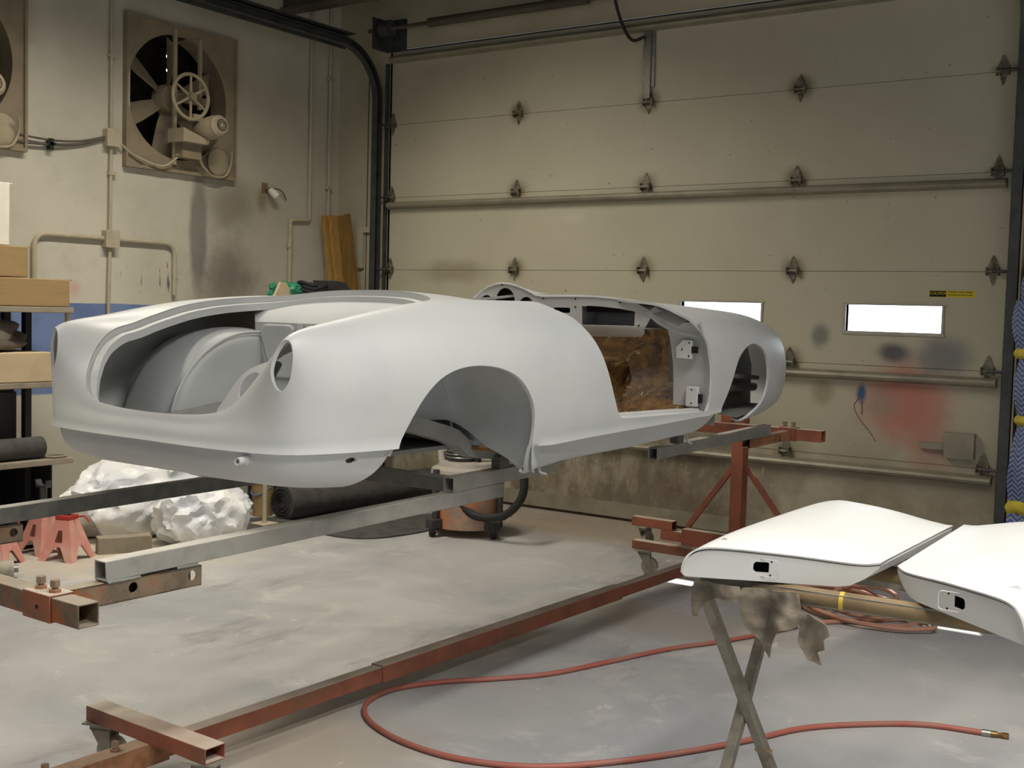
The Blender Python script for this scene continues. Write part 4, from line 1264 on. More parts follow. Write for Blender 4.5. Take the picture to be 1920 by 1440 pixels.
# ================================================================== REMOVED DOORS ON THE PANEL STAND
PROF = [(.0, .006), (.004, .022), (.022, .043), (.055, .058), (.10, .067), (.18, .071), (.35, .069), (.60, .063), (.80, .056), (.93, .053), (1.0, .056)]
UND = [(.992, .048), (.93, .022), (.86, .004), (.80, 0.0), (.02, 0.0)]
def body_door(name, A, B, Cc, Dd, zb, label, lock_u, flip):
    A, B, Cc, Dd = (Vector((p[0], p[1], 0)) for p in (A, B, Cc, Dd))
    org = (A + B + Cc + Dd) / 4; org.z = zb
    root = empty(name, org, 0, label, 'car door', 'removed car doors on the stand')
    def pt(u, v, z):
        # corners rounded off in plan
        ru = max(0.0, (u - .86) / .14)
        v2 = .5 + (v - .5) * (1 - .05 * ru * ru)
        near = A.lerp(B, u); far = Cc.lerp(Dd, u)
        p = near.lerp(far, v2)
        return Vector((p.x, p.y, zb + z)) - org
    up = [(p.x, p.y) for p in bezier_pts([(a, b, 0) for a, b in PROF], 4)]
    nv = 30
    def dome(u, v):
        return .030 * math.sin(math.pi * min(1, max(0, u))) ** .6 * (1 - (2 * v - 1) ** 4) + .012 * v
    # inner frame (closed loft)
    mb = MB()
    sec = up + UND
    n = len(sec)
    vs = []
    for k in range(nv + 1):
        v = k / nv
        vs += [pt(u, v, z * .94 + (dome(u, v) if i < len(up) else 0)) for i, (u, z) in enumerate(sec)]
    fs = [(k * n + i, k * n + (i + 1) % n, (k + 1) * n + (i + 1) % n, (k + 1) * n + i) for k in range(nv) for i in range(n)]
    fs += [tuple(nv * n + i for i in range(n))]
    mb.add(vs, fs)
    fr = mb.build('door_frame', M['primer_door'], root, 40)
    # end panel with the latch opening
    secp = [(u, z * .94) for u, z in sec]
    lu = lock_u; w = .036 / .447
    lat = [(lu - w / 2 + .012, .022), (lu + w / 2, .022), (lu + w / 2, .046), (lu - w / 2 + .012, .046), (lu - w / 2, .040), (lu - w / 2, .028)]
    plane_cut('latch_end_panel', (0, 1), (-.001, .075), 160, 30, lambda u, v: pt(u, 0, v),
              [lambda u, v: np.minimum(-poly_sd([(a * .447, b) for a, b in secp], u * .447, v), 1), lambda u, v: poly_sd([(a * .447, b) for a, b in lat], u * .447, v)], M['primer_door'], root, .0015)
    q0, q1 = pt(lu, .004, .034), pt(lu, .05, .034)
    nd = (q1 - q0).normalized()
    eu = (pt(lu + .05, 0, .034) - pt(lu, 0, .034)).normalized()
    Mx = axis_matrix(pt(lu, 0, .034), nd, eu)
    # raised escutcheon outline and screw holes
    ol = rrect(0, 0, .125, .040, .008)
    out_l = MB()
    out_l.tube([Mx @ Vector((a - .018, b, -.0006)) for a, b in ol], .0011, 5, closed=True)
    out_l.build('escutcheon_outline', M['primer'], root, 35)
    sg = -1
    for a, b in ((-.052, .006), (-.068, -.012), (-.028, -.016), (.024, .016), (.026, -.016), (-.095, .0), (-.075, .028), (-.075, .016)):
        MB().tube([Mx @ Vector((a, b, -.0004)), Mx @ Vector((a, b, -.0016))], .0024, 8).build('screw_hole', M['hole'], root, None)
    # skin wrapped over the top with a small overhang
    vs = []; fs = []
    m = len(up)
    for k in range(nv + 1):
        v = k / nv
        vv = -.007 + v * 1.014
        vs += [pt(u, vv, z + .004 + dome(u, v)) for u, z in up]
    fs = [(k * m + i, k * m + i + 1, (k + 1) * m + i + 1, (k + 1) * m + i) for k in range(nv) for i in range(m - 1)]
    me_ = mesh_from('door_skin', vs, fs)
    bm_ = bmesh.new(); bm_.from_mesh(me_); bmesh.ops.recalc_face_normals(bm_, faces=bm_.faces)
    bm_.faces.ensure_lookup_table()
    if sum(f.normal.z for f in bm_.faces) < 0:
        bmesh.ops.reverse_faces(bm_, faces=bm_.faces)
    bm_.to_mesh(me_); bm_.free()
    sk = link_mesh('door_skin', me_, M['primer_door'], root)
    thick(sk, .004, 45, -1)
    # lock cylinder hole in the skin
    kz = .0745 + dome(.17, .07)
    c = pt(.17, .075, kz)
    MB().tube([c, c + Vector((0, 0, .0012))], .011, 16).build('key_hole', M['hole'], sk, None)
    MB().tube([c + Vector((.012 * math.cos(t), .012 * math.sin(t), .0006)) for t in np.linspace(0, 2 * math.pi, 18)[:-1]], .0018, 6, closed=True).build('key_hole_rim', M['primer'], sk, 35)
    return root
body_door('detached_door', (-1.223, 2.508), (-.813, 2.69), (-1.20, 3.405), (-.795, 3.285), .930, 'white primered car door lying flat on the stand, nearer the car body', .41, False)
body_door('detached_door', (-.435, 2.405), (-.772, 2.685), (-.405, 3.56), (-.775, 3.32), .930, 'white primered car door lying flat on the stand, cut off by the picture edge', .47, True)

# folding X-leg stand
stand = empty('panel_stand', (-.55, 2.75, 0), 0, 'folding X-legged steel panel stand under the two car doors', 'stand')
def sp(name, mb, mat, parent=None, smooth=35):
    mb.v = [tuple(Vector(p) - Vector((-.55, 2.75, 0))) for p in mb.v]
    return mb.build(name, mat, parent or stand, smooth)
for dx in (0.0, 1.35):
    for a, b in (((-1.203, 2.585, .893), (-1.003, 2.965, 0.0)), ((-1.184, 2.95, .874), (-1.183, 2.366, 0.0))):
        a = Vector(a) + Vector((dx, 0.06 * dx, 0)); b = Vector(b) + Vector((dx, 0.06 * dx, 0))
        if b.y < a.y:
            a.x += .03; b.x += .03
        mbl = MB().sqtube(a, b, .026, .026, .003, (1, 0, 0))
        bevel(sp('leg', mbl, M['legsteel']), .003, 1, 50)
    piv = Vector((-1.11 + dx, 2.76 + .06 * dx, .46))
    sp('pivot_bolt', MB().tube([piv + Vector((-.012, 0, 0)), piv + Vector((.03, 0, 0))], .007, 8), M['bolt'])
sp('top_bar', MB().sqtube((-1.21, 2.60, .905), (.30, 2.69, .905), .034, .034, .003), M['legsteel'])
sp('top_bar', MB().sqtube((-1.19, 2.96, .890), (.32, 3.04, .890), .034, .034, .003), M['legsteel'])
sp('foam_pad', MB().tube([(-1.08, 2.608, .905), (-.80, 2.625, .905), (-.55, 2.64, .905)], .0225, 12), M['pad'])
sp('foam_pad', MB().tube([(-1.1, 2.965, .905), (-.55, 2.995, .905)], .024, 12), M['pad'])
sp('tape_band', MB().tube([(-.875, 2.620, .905), (-.865, 2.621, .905)], .0232, 12), M['tape'])

# grimy masking paper hanging from the stand
def paper(name, poly, y0, label, amp=.022, seed=0.0):
    u0 = min(p[0] for p in poly); u1 = max(p[0] for p in poly); v0 = min(p[1] for p in poly); v1 = max(p[1] for p in poly)
    org = Vector(((u0 + u1) / 2, y0, v1))
    def f(u, v):
        n1 = mnoise.noise(Vector((u * 16, v * 13, seed))) * amp + mnoise.noise(Vector((u * 40, v * 34, seed + 3))) * amp * .35
        n1 += .03 * math.sin((u - u0) * 50) * (.4 + (v1 - v) * 3) * .35
        return Vector((u + mnoise.noise(Vector((v * 14, seed, u * 9))) * .008, y0 + n1, v)) - org
    o = plane_cut(name, (u0, u1), (v0, v1), 46, 46, f, lambda u, v: -poly_sd(poly, u, v), M['rag'], None, .002)
    o.location = org
    tag(o, label, 'masking paper', 'scraps of masking paper on the stand')
    return o
paper('masking_paper', [(-1.091, .915), (-.957, .918), (-.951, .872), (-.93, .876), (-.885, .859), (-.878, .836), (-.896, .82), (-.892, .798), (-.913, .786), (-.893, .759), (-.931, .766), (-.938, .775), (-.956, .803), (-.954, .847), (-.968, .832), (-.998, .826), (-1.016, .791), (-1.024, .752), (-1.049, .792), (-1.084, .814), (-1.096, .847)], 2.572, 'large torn grimy masking paper hanging under the car door', .022, 1.0)
paper('masking_paper', [(-1.215, .915), (-1.10, .915), (-1.085, .895), (-1.10, .878), (-1.159, .879), (-1.19, .864), (-1.205, .826), (-1.216, .827), (-1.218, .857), (-1.222, .89)], 2.556, 'small scrap of grimy paper wrapped on the stand leg top', .016, 5.0)

# ------------------------------------------------------------------ air hose on the floor, with its coil
HP = [(-0.955, 4.600), (-1.177, 4.542), (-1.389, 4.37), (-1.533, 4.195), (-1.642, 3.952), (-1.775, 3.7), (-1.924, 3.468), (-2.116, 3.26), (-2.356, 3.159), (-2.594, 3.159), (-2.802, 3.225), (-2.936, 3.325), (-3.004, 3.454), (-3.003, 3.599), (-2.912, 3.78), (-2.766, 3.956), (-2.628, 4.154), (-2.529, 4.434), (-2.408, 4.811), (-2.284, 5.063), (-2.178, 5.32), (-2.085, 5.60)]
hz_ = .011
hose_pts = [(x, y, hz_) for x, y in HP]
hose = empty('air_hose', (-2.0, 4.2, 0), 0, 'red rubber air hose snaking in a long loop across the floor', 'hose')
def hp2(name, mb, mat, parent=None):
    mb.v = [tuple(Vector(p) - Vector((-2.0, 4.2, 0))) for p in mb.v]
    return mb.build(name, mat, parent or hose, 60)
hp2('hose_tube', MB().tube(bezier_pts(hose_pts, 8), .0105, 10), M['hose'])
d0 = (Vector(hose_pts[0]) - Vector(hose_pts[1])).normalized()
p0 = Vector(hose_pts[0])
hp2('hose_clamp', MB().tube([p0 - d0 * .02, p0 + d0 * .012], .0135, 14), M['zinc'])
hp2('brass_fitting', MB().lathe([(.008, 0), (.008, .012), (.013, .013), (.013, .035), (.009, .036), (.009, .05), (.012, .052), (.012, .075), (.006, .076)], axis_matrix(p0, d0), 6), M['brass'])
coil = empty('coiled_hose', (-1.93, 6.05, 0), 0, 'dusty pink air hose lying coiled on the floor behind the stand', 'hose')
cp = []
random.seed(3)
for k in range(15 * 6):
    a = k / 15 * 2 * math.pi
    t = k / 90
    loop = int(t * 6)
    rx = .30 + .05 * math.sin(loop * 2.1) - .02 * loop; ry = .20 + .04 * math.cos(loop * 1.7)
    ox = .10 * math.sin(loop * 1.3); oy = .06 * math.cos(loop * 2.4)
    cp.append((-1.93 + ox + rx * math.cos(a + .3), 6.05 + oy + ry * math.sin(a + .3), .012 + .020 * (loop) + .008 * math.sin(a * 2 + loop)))
cp = [(-2.08, 5.66, .012), (-1.98, 5.80, .012)] + cp
mbc = MB().tube(bezier_pts(cp, 4), .012, 8)
mbc.v = [tuple(Vector(p) - Vector((-1.93, 6.05, 0))) for p in mbc.v]
mbc.build('hose_tube', M['hosepale'], coil, 60)
mbc = MB().tube(bezier_pts([(-.12, .10, .13), (.05, -.02, .15), (.16, -.14, .13), (.10, -.22, .06)], 5), .006, 6)
mbc.build('tie_cord', M['hose'], coil, 60)
# ================================================================== EXHAUST FANS IN THE LEFT WALL
def wpart(root, name, mb, mat, parent=None, smooth=35):
    """mesh given in world coordinates, stored relative to its unrotated root"""
    o_ = Vector(root.location)
    mb.v = [tuple(Vector(p) - o_) for p in mb.v]
    return mb.build(name, mat, parent or root, smooth)
FY, FZ = 5.94, 3.06
fan = empty('exhaust_fan', (XL, FY, FZ), 0, 'big dusty belt-driven exhaust fan seen whole in the left wall', 'fan', 'wall exhaust fans')
hole_c = ellipse_poly(FY - .045, FZ + .015, .462, .462, 56)
pl = plane_cut('face_panel', (FY - .52, FY + .51), (FZ - .535, FZ + .54), 70, 70, lambda u, v: Vector((0.03, u - FY, v - FZ)), lambda u, v: poly_sd(hole_c, u, v), M['fandust'], fan, .012)
fr = MB()
for lo, hi in (((-.525, -.545), (.515, -.52)), ((-.525, .525), (.515, .55)), ((-.525, -.545), (-.51, .55)), ((.495, -.545), (.515, .55))):
    fr.box((0, lo[0], lo[1]), (.05, hi[0], hi[1]))
fr.build('panel_frame', M['fandust'], fan)
ring = [(.462, .03), (.470, .0), (.474, -.08), (.474, -.16)]
MB().lathe(ring, axis_matrix((0, 0, 0), (1, 0, 0)), 56, cap=False).build('orifice_ring', M['fandust'], fan)
duct = MB()
duct.box((-.36, -.50, -.50), (-.02, -.475, .50)).box((-.36, .475, -.50), (-.02, .50, .50)).box((-.36, -.50, -.50), (-.02, .50, -.475)).box((-.36, -.50, .475), (-.02, .50, .50))
duct.build('duct_box', M['fandark'], fan)
# louvred shutter at the back with a few worn-through rivet holes letting the sky in
pin = [ellipse_poly(y, z, .010, .016, 12) for y, z in ((.152, .40), (.152, .295), (.152, .10), (.152, -.015))]
sh = plane_cut('shutter_plate', (-.48, .48), (-.48, .48), 130, 130, lambda u, v: Vector((-.35, u, v)), [(lambda u, v, p=p: poly_sd(p, u, v)) for p in pin], M['fandark'], fan, .004)
for k in range(9):
    z = -.44 + k * .11
    MB().box((-.345, -.47, z - .03), (-.335, .47, z - .015)).build('louvre_rib', M['fandark'], sh)
for k in range(6):
    a = math.radians(25 + 60 * k)
    mb = MB()
    rows = []
    for r, w, tw in ((.09, .085, 42), (.2, .13, 36), (.33, .165, 30), (.445, .175, 26)):
        t = math.radians(tw)
        rad = Vector((0, math.cos(a), math.sin(a))); tan = Vector((0, -math.sin(a), math.cos(a))); ax = Vector((1, 0, 0))
        d = tan * math.cos(t) + ax * math.sin(t)
        c = rad * r + ax * -.10
        nrm = d.cross(rad).normalized()
        rows.append([c - d * w * .5 + nrm * .002, c + nrm * .016, c + d * w * .5 + nrm * .002, c + d * w * .5 - nrm * .002, c + nrm * .010, c - d * w * .5 - nrm * .002])
    n = 6
    vs = [p for r in rows for p in r]
    fs = [(i * n + q, i * n + (q + 1) % n, (i + 1) * n + (q + 1) % n, (i + 1) * n + q) for i in range(3) for q in range(n)] + [tuple(range(n)), tuple(range(4 * n - 1, 3 * n - 1, -1))]
    mb.add(vs, fs).build('fan_blade', M['fandust'], fan)
MB().lathe([(.03, -.16), (.11, -.15), (.115, -.09), (.10, -.05), (.035, -.04), (.03, .20)], axis_matrix((0, 0, 0), (1, 0, 0)), 24).build('hub', M['fandust'], fan)
for y, z0, z1 in ((-.02, -.50, .50), (.215, -.06, .47)):
    MB().box((.035, y - .014, z0), (.055, y + .014, z1)).build('support_bar', M['fanlight'], fan)
MB().box((.03, -.06, -.03), (.06, .25, .03)).build('bearing_arm', M['fandust'], fan)
# spoked pulley
pw = MB()
pc = Vector((.165, 0, 0))
pw.tube([pc + Vector((0, .165 * math.cos(t), .165 * math.sin(t))) for t in np.linspace(0, 2 * math.pi, 41)[:-1]], .014, 8, closed=True)
pul = pw.build('drive_pulley', M['fanlight'], fan)
for k in range(6):
    a = math.radians(30 + 60 * k)
    MB().tube([pc + Vector((0, .02 * math.cos(a), .02 * math.sin(a))), pc + Vector((0, .158 * math.cos(a), .158 * math.sin(a)))], [.012, .008], 8).build('pulley_spoke', M['fanlight'], pul)
MB().tube([pc + Vector((-.03, 0, 0)), pc + Vector((.02, 0, 0))], .028, 14).build('pulley_hub', M['fanlight'], pul)
# motor on its bracket
ma = Vector((.88, -.05, .10)).normalized()
mc = Vector((.10, .235, -.245))
mot = MB().lathe([(.055, -.02), (.085, -.01), (.088, .0), (.088, .16), (.082, .17), (.080, .215), (.062, .235), (.02, .24)], axis_matrix(mc, ma), 26).build('motor', M['fanlight'], fan)
ec = mc + ma * .241
for r in (.018, .030, .042, .054):
    Mx = axis_matrix(ec - ma * (.002 if r < .05 else .008), ma)
    MB().tube([Mx @ Vector((r * math.cos(t), r * math.sin(t), 0)) for t in np.linspace(0, 2 * math.pi, 25)[:-1]], .0035, 5, closed=True).build('vent_ring', M['hole'], mot)
MB().box((.10, .10, -.19), (.17, .18, -.14)).build('terminal_box', M['fanlight'], mot)
MB().prism([(-.03, -.36), (.20, -.36), (.22, -.335), (.20, -.325), (-.03, -.26)], .03, .21, Matrix(((0, 0, 1, 0), (1, 0, 0, 0), (0, 1, 0, 0), (0, 0, 0, 1)))).build('motor_shelf', M['fanlight'], fan)
MB().box((.03, .02, -.47), (.14, .20, -.36)).build('motor_foot', M['fandust'], fan)
MB().tube(bezier_pts([Vector(p) for p in ((.09, -.12, -.42), (.10, 0, -.385), (.10, .08, -.41), (.10, .14, -.48), (.08, .25, -.535), (.07, .38, -.52), (.08, .43, -.42), (.12, .40, -.33))], 6), .009, 8).build('power_cable', M['fanlight'], fan)
MB().lathe([(.0, 0), (.10, .004), (.105, .012), (.09, .02), (.0, .022)], axis_matrix((.035, .33, -.42), (1, 0, 0)), 26, cap=False).build('dust_cap', M['fanlight'], fan)
for ch in fan.children:
    n_ = ch.name.split('.')[0]
    if n_ in ('orifice_ring', 'fan_blade', 'hub', 'drive_pulley', 'bearing_arm'):
        ch.location = (0, -.045, .015)
    elif n_ == 'support_bar':
        ch.location = (0, -.075, .015)
    elif n_ in ('motor', 'motor_shelf', 'motor_foot'):
        ch.location = (0, -.115, .035)
fan2 = copy_tree(fan)
fan2.location = (XL, 4.12, FZ)
fan2['label'] = 'exhaust fan cut off by the left edge of the photo'

# ------------------------------------------------------------------ conduits on the left wall
def pipe_pts(P, r=.10):
    """round the corners of a polyline"""
    P = [Vector(p) for p in P]
    out = [P[0]]
    for i in range(1, len(P) - 1):
        a, b, c = P[i - 1], P[i], P[i + 1]
        da = (a - b).normalized(); dc = (c - b).normalized()
        for k in range(7):
            t = k / 6
            p = (b + da * r) * (1 - t) ** 2 + b * 2 * t * (1 - t) + (b + dc * r) * t ** 2
            out.append(p)
    out.append(P[-1])
    return out
xw = XL + .022
cd = empty('electrical_conduit', (XL, 5.30, 1.98), 0, 'cream conduit with two junction boxes running down the left wall', 'conduit')
wpart(cd, 'conduit_pipe', MB().tube([(xw, 5.305, 4.4), (xw, 5.305, 2.75)], .013, 10), M['cream'])
wpart(cd, 'conduit_pipe', MB().tube([(xw, 5.305, 2.65), (xw, 5.30, 2.03)], .013, 10), M['cream'])
wpart(cd, 'conduit_pipe', MB().tube([(xw, 5.30, 1.95), (xw, 5.285, 1.25)], .013, 10), M['cream'])
wpart(cd, 'conduit_pipe', MB().tube(pipe_pts([(xw, 4.70, 1.65), (xw, 4.70, 1.985), (xw, 5.26, 1.985)]), .017, 10), M['cream'])
wpart(cd, 'conduit_pipe', MB().tube(pipe_pts([(xw, 5.34, 1.985), (xw, 5.875, 1.985), (xw, 5.875, 1.60)]), .017, 10), M['cream'])
for y, z in ((5.305, 2.70), (5.30, 1.985)):
    b_ = bevel(wpart(cd, 'junction_box', MB().box((XL, y - .055, z - .06), (XL + .055, y + .055, z + .06)), M['cream']), .004)
    bevel(wpart(cd, 'box_cover', MB().box((XL + .055, y - .058, z - .063), (XL + .06, y + .058, z + .063)), M['cream'], b_), .002)
for z in (3.28, 2.45):
    wpart(cd, 'pipe_clamp', MB().box((XL, 5.285, z - .012), (XL + .038, 5.345, z + .012)), M['cream'])
cb = empty('wall_cable', (XL, 4.6, 2.6), 0, 'pair of grey cables sagging along the wall to the junction box', 'cable')
wpart(cb, 'cable', MB().tube(bezier_pts([(xw, 3.2, 2.80), (xw, 3.9, 2.66), (xw + .01, 4.45, 2.585), (xw + .01, 4.8, 2.59), (xw, 5.05, 2.625), (xw, 5.25, 2.69)], 8), .010, 8), M['tarp'])
wpart(cb, 'cable', MB().tube(bezier_pts([(xw, 3.2, 2.86), (xw, 3.9, 2.72), (xw + .01, 4.45, 2.64), (xw + .01, 4.8, 2.62), (xw, 5.05, 2.645), (xw, 5.25, 2.70)], 8), .007, 8), M['tarp'])
wpart(cb, 'cable_tie', MB().box((XL + .01, 4.80, 2.555), (XL + .05, 4.83, 2.63)).box((XL + .01, 4.785, 2.585), (XL + .05, 4.85, 2.605)), M['black'])
cb2 = wpart(cd, 'fan_lead', MB().tube(bezier_pts([(xw + .02, 5.37, 2.67), (xw + .03, 5.48, 2.60), (xw + .06, 5.70, 2.545), (xw + .09, 5.82, 2.62)], 6), .008, 8), M['cream'])
pa = empty('wall_pipe', (XL, 7.30, 2.3), 0, 'cream wall pipe with a double elbow near the corner', 'pipe')
wpart(pa, 'pipe', MB().tube(pipe_pts([(xw, 7.30, 4.4), (xw, 7.30, 2.275), (xw, 7.08, 2.26), (xw, 7.07, 0.4)], .03), .016, 10), M['cream'])
for z in (3.3, 2.05):
    wpart(pa, 'coupling', MB().tube([(xw, 7.30 if z > 2.3 else 7.073, z - .02), (xw, 7.30 if z > 2.3 else 7.073, z + .02)], .021, 10), M['cream'])
pb = empty('wall_pipe', (XL, 7.53, 2.3), 0, 'straight cream wall pipe right in the room corner', 'pipe')
wpart(pb, 'pipe', MB().tube([(xw, 7.53, 4.4), (xw, 7.53, 0.3)], .016, 10), M['cream'])
for z in (3.5, 2.57):
    wpart(pb, 'pipe_clamp', MB().box((XL, 7.50, z - .012), (XL + .042, 7.56, z + .012)), M['cream'])
lh = empty('lamp_holder', (XL, 6.85, 2.44), 0, 'small pale lamp holder on a rusty bracket on the stained wall', 'lamp holder')
wpart(lh, 'bracket', MB().tube([(XL, 6.80, 2.50), (XL + .06, 6.80, 2.49)], .010, 8).box((XL, 6.77, 2.46), (XL + .008, 6.83, 2.54)), M['bolt'])
wpart(lh, 'socket', MB().lathe([(.016, 0), (.028, .02), (.034, .06), (.030, .085), (.0, .09)], axis_matrix((XL + .05, 6.81, 2.49), (.45, .55, -.7)), 16), M['paper'])
wpart(lh, 'flex', MB().tube(bezier_pts([(XL + .05, 6.80, 2.50), (XL + .04, 6.95, 2.49), (XL + .02, 7.03, 2.42)], 5), .004, 6), M['black'])

# ------------------------------------------------------------------ corner: timber and cleats
def plank(name, p0, p1, w, t, mat, label, face=(0, -1, 0)):
    p0 = Vector(p0); p1 = Vector(p1)
    o = MB().sqtube(Vector((0, 0, 0)), p1 - p0, w, t, min(w, t) * .49, face).build(name, mat, None)
    o.location = p0
    tag(o, label, 'plank', 'boards leaning in the corner')
    return o
plank('wooden_board', (-6.70, 7.40, 0), (-7.115, 7.44, 2.315), .040, .09, M['wood'], 'narrow pine batten leaning leftmost in the room corner')
plank('wooden_board', (-6.652, 7.43, 0), (-7.07, 7.47, 2.325), .036, .09, M['wood'], 'pine batten between the leftmost batten and the wide plank')
plank('wooden_board', (-6.55, 7.48, 0), (-6.98, 7.52, 2.33), .115, .035, M['wooddark'], 'wide brown plank leaning in the corner beside two battens')
cl = empty('wall_cleat', (-6.9, DY, 2.0), 0, 'cream painted wooden cleat on the narrow wall beside the door', 'cleat')
wpart(cl, 'cleat_upright', MB().box((-6.935, DY - .03, 1.885), (-6.875, DY, 2.19)), M['wall_back'])
wpart(cl, 'cleat_rail', MB().box((-6.935, DY - .03, 2.19), (-6.70, DY, 2.235)), M['wall_back'])

# ================================================================== SHELVING AT THE LEFT EDGE
shf = empty('shelf_unit', (-6.82, 3.7, 0), 0, 'open storage shelf with dusty boards at the left edge', 'shelf')
for z, y1 in ((1.495, 4.53), (1.03, 4.42), (.545, 4.53), (.06, 4.50)):
    bevel(wpart(shf, 'shelf_board', MB().box((-7.17, 2.85, z - .035), (-6.49, y1, z)), M['shelfwood']), .004)
for x, y in ((-6.51, 2.88), (-7.14, 2.88), (-7.14, 4.47), (-6.80, 4.40)):
    wpart(shf, 'post', MB().box((x - .022, y - .022, 0), (x + .022, y + .022, 1.46)), M['shelfblack'])
wpart(shf, 'back_panel', MB().box((-7.18, 2.85, .02), (-7.172, 4.46, 1.0)), M['shelfblack'])
wpart(shf, 'side_panel', MB().box((-7.17, 4.455, .02), (-6.62, 4.465, .50)), M['shelfblack'])
wpart(shf, 'side_panel', MB().box((-7.17, 4.40, .545), (-6.95, 4.41, 1.0)), M['shelfblack'])
wpart(shf, 'brace', MB().box((-6.545, 4.50, 1.25), (-6.52, 4.525, 1.46)), M['cream'])
def carton(name, lo, hi, mat, label, flap=True, cat='box', grp=None):
    o = empty(name, ((lo[0] + hi[0]) / 2, (lo[1] + hi[1]) / 2, lo[2]), 0, label, cat, grp)
    bevel(wpart(o, 'carton_body', MB().box(lo, hi), mat), .006)
    if flap:
        wpart(o, 'carton_flap', MB().box((lo[0], hi[1] - .004, hi[2] - .006), (hi[0] - .01, hi[1] + .025, hi[2] + .001)), mat)
        wpart(o, 'tape_strip', MB().box(((lo[0] + hi[0]) / 2 - .025, lo[1], hi[2]), ((lo[0] + hi[0]) / 2 + .025, hi[1], hi[2] + .0015)), M['cardlight'])
    return o
carton('cardboard_box', (-6.95, 3.55, 1.497), (-6.50, 4.505, 1.668), M['cardboard'], 'long flat brown cardboard box on the top shelf', True, 'box', 'boxes on the shelf')
carton('cardboard_box', (-6.95, 3.50, 1.672), (-6.52, 4.23, 1.858), M['cardboard'], 'shorter brown cardboard box stacked on the long flat one', True, 'box', 'boxes on the shelf')
carton('white_carton', (-6.98, 3.55, 1.860), (-6.54, 4.12, 2.235), M['paper'], 'white carton on top of the stacked brown boxes', True, 'box', 'boxes on the shelf')
carton('pale_carton', (-6.95, 3.2, 1.032), (-6.50, 4.395, 1.215), M['cardlight'], 'pale wide board-fronted box on the middle shelf', False, 'box', 'boxes on the shelf')
def blob_mesh(rad, seed, amp, sub=4, ridge=0.0, floor_=None, freq=2.2):
    bm_ = bmesh.new()
    bmesh.ops.create_icosphere(bm_, subdivisions=sub, radius=1.0)
    for v in bm_.verts:
        d = v.co.normalized()
        n1 = mnoise.noise(d * freq + Vector((seed, 0, 0)))
        k = 1 + amp * n1
        if ridge:
            q = d * freq * 1.7 + Vector((0, seed, 0))
            k += ridge * (1 - abs(mnoise.noise(q)) * 3.0) * .5
            q = d * freq * 3.6 + Vector((0, 0, seed))
            k += ridge * .30 * (1 - abs(mnoise.noise(q)) * 3.0) * .5
        v.co = Vector((d.x * rad[0], d.y * rad[1], d.z * rad[2])) * k
        if floor_ is not None and v.co.z < floor_:
            v.co.z = floor_ + (v.co.z - floor_) * .04
    me_ = bpy.data.meshes.new('blob')
    bm_.to_mesh(me_); bm_.free()
    return me_
me_ = blob_mesh((.26, .62, .17), 2.0, .25, 4, .06, -.06)
sharp(me_, 60)
o = link_mesh('grey_tarpaulin', me_, M['tarp'], None, (-6.76, 3.72, 1.292))
tag(o, 'heap of dusty grey tarpaulin on the pale box', 'tarpaulin')
o = MB().tube([(-6.60, 3.2, .615), (-6.60, 4.37, .615)], .068, 20).build('rolled_sheet', M['charcoal'], None)
tag(o, 'rolled grey sheet lying on the low shelf', 'roll')
ringp = [(-6.57 + .06 * math.cos(t), 4.45 + .07 * math.sin(t), .554) for t in np.linspace(0, 2 * math.pi, 33)[:-1]]
o = MB().tube(ringp, .008, 8, closed=True).build('rubber_hoop', M['shelfwood'], None)
tag(o, 'thin pale hoop lying at the low shelf edge', 'hoop')
for k, (y, w, h, c) in enumerate(((4.27, .2, .40, 'drum'),)):
    o = bevel(MB().box((-.12, -w / 2, 0), (.12, w / 2, h)).box((-.10, -w / 2 + .01, h), (.10, w / 2 - .01, h + .02)).build('dark_bin', M[c], None, 35, (-6.98, y, .547)), .004)
    tag(o, 'dark dusty bin standing at the back of the low shelf', 'bin')

# ================================================================== FLOOR CLUTTER BEHIND THE CAR
def jack_stand(x, y, rz, post, label):
    r = empty('jack_stand', (x, y, 0), rz, label, 'jack stand', 'red jack stands on the floor')
    H_, b, t_ = .245, .115, .045
    for k in range(4):
        a = math.pi / 2 * k
        R_ = Matrix.Rotation(a, 4, 'Z')
        # trapezoid side with an arch cut at the foot and a slot higher up
        out = [(-b, 0), (-b + .045, 0), (-.018, .085), (.018, .085), (b - .045, 0), (b, 0), (t_, H_), (-t_, H_)]
        slot = [(-.026, .11), (.026, .11), (.014, .18), (-.014, .18)]
        def f(u, v, R_=R_):
            d = b - (b - t_) * v / H_
            return R_ @ Vector((u, -d, v))
        keep = [lambda u, v: -poly_sd(out, u, v)]
        if k % 2 == 0:
            keep.append(lambda u, v: poly_sd(slot, u, v))
        plane_cut('side_plate', (-b, b), (0, H_), 40, 40, f, keep, M['jack'], r, .005)
    bevel(MB().box((-.048, -.048, H_ - .008), (.048, .048, H_ + .02)).build('collar', M['jackred'], r), .004)
    MB().tube([(0, 0, H_), (0, 0, post)], .022, 12).build('post', M['darkmetal'], r)
    MB().box((-.045, -.02, post), (.045, .02, post + .014)).prism([(-.045, 0), (-.03, 0), (-.045, .03), (-.055, .03)], -.02, .02, Matrix(((1, 0, 0, 0), (0, 0, 1, 0), (0, 1, 0, post + .014), (0, 0, 0, 1)))).prism([(.045, 0), (.055, .03), (.045, .03), (.03, 0)], -.02, .02, Matrix(((1, 0, 0, 0), (0, 0, 1, 0), (0, 1, 0, post + .014), (0, 0, 0, 1)))).build('saddle', M['darkmetal'], r)
    MB().tube([(.05, 0, H_ + .01), (.12, 0, H_ + .02), (.15, 0, H_ - .01)], .006, 6).build('ratchet_handle', M['jackred'], r)
    return r
jack_stand(-6.10, 4.215, .35, .30, 'faded red jack stand in full view below the far beam')
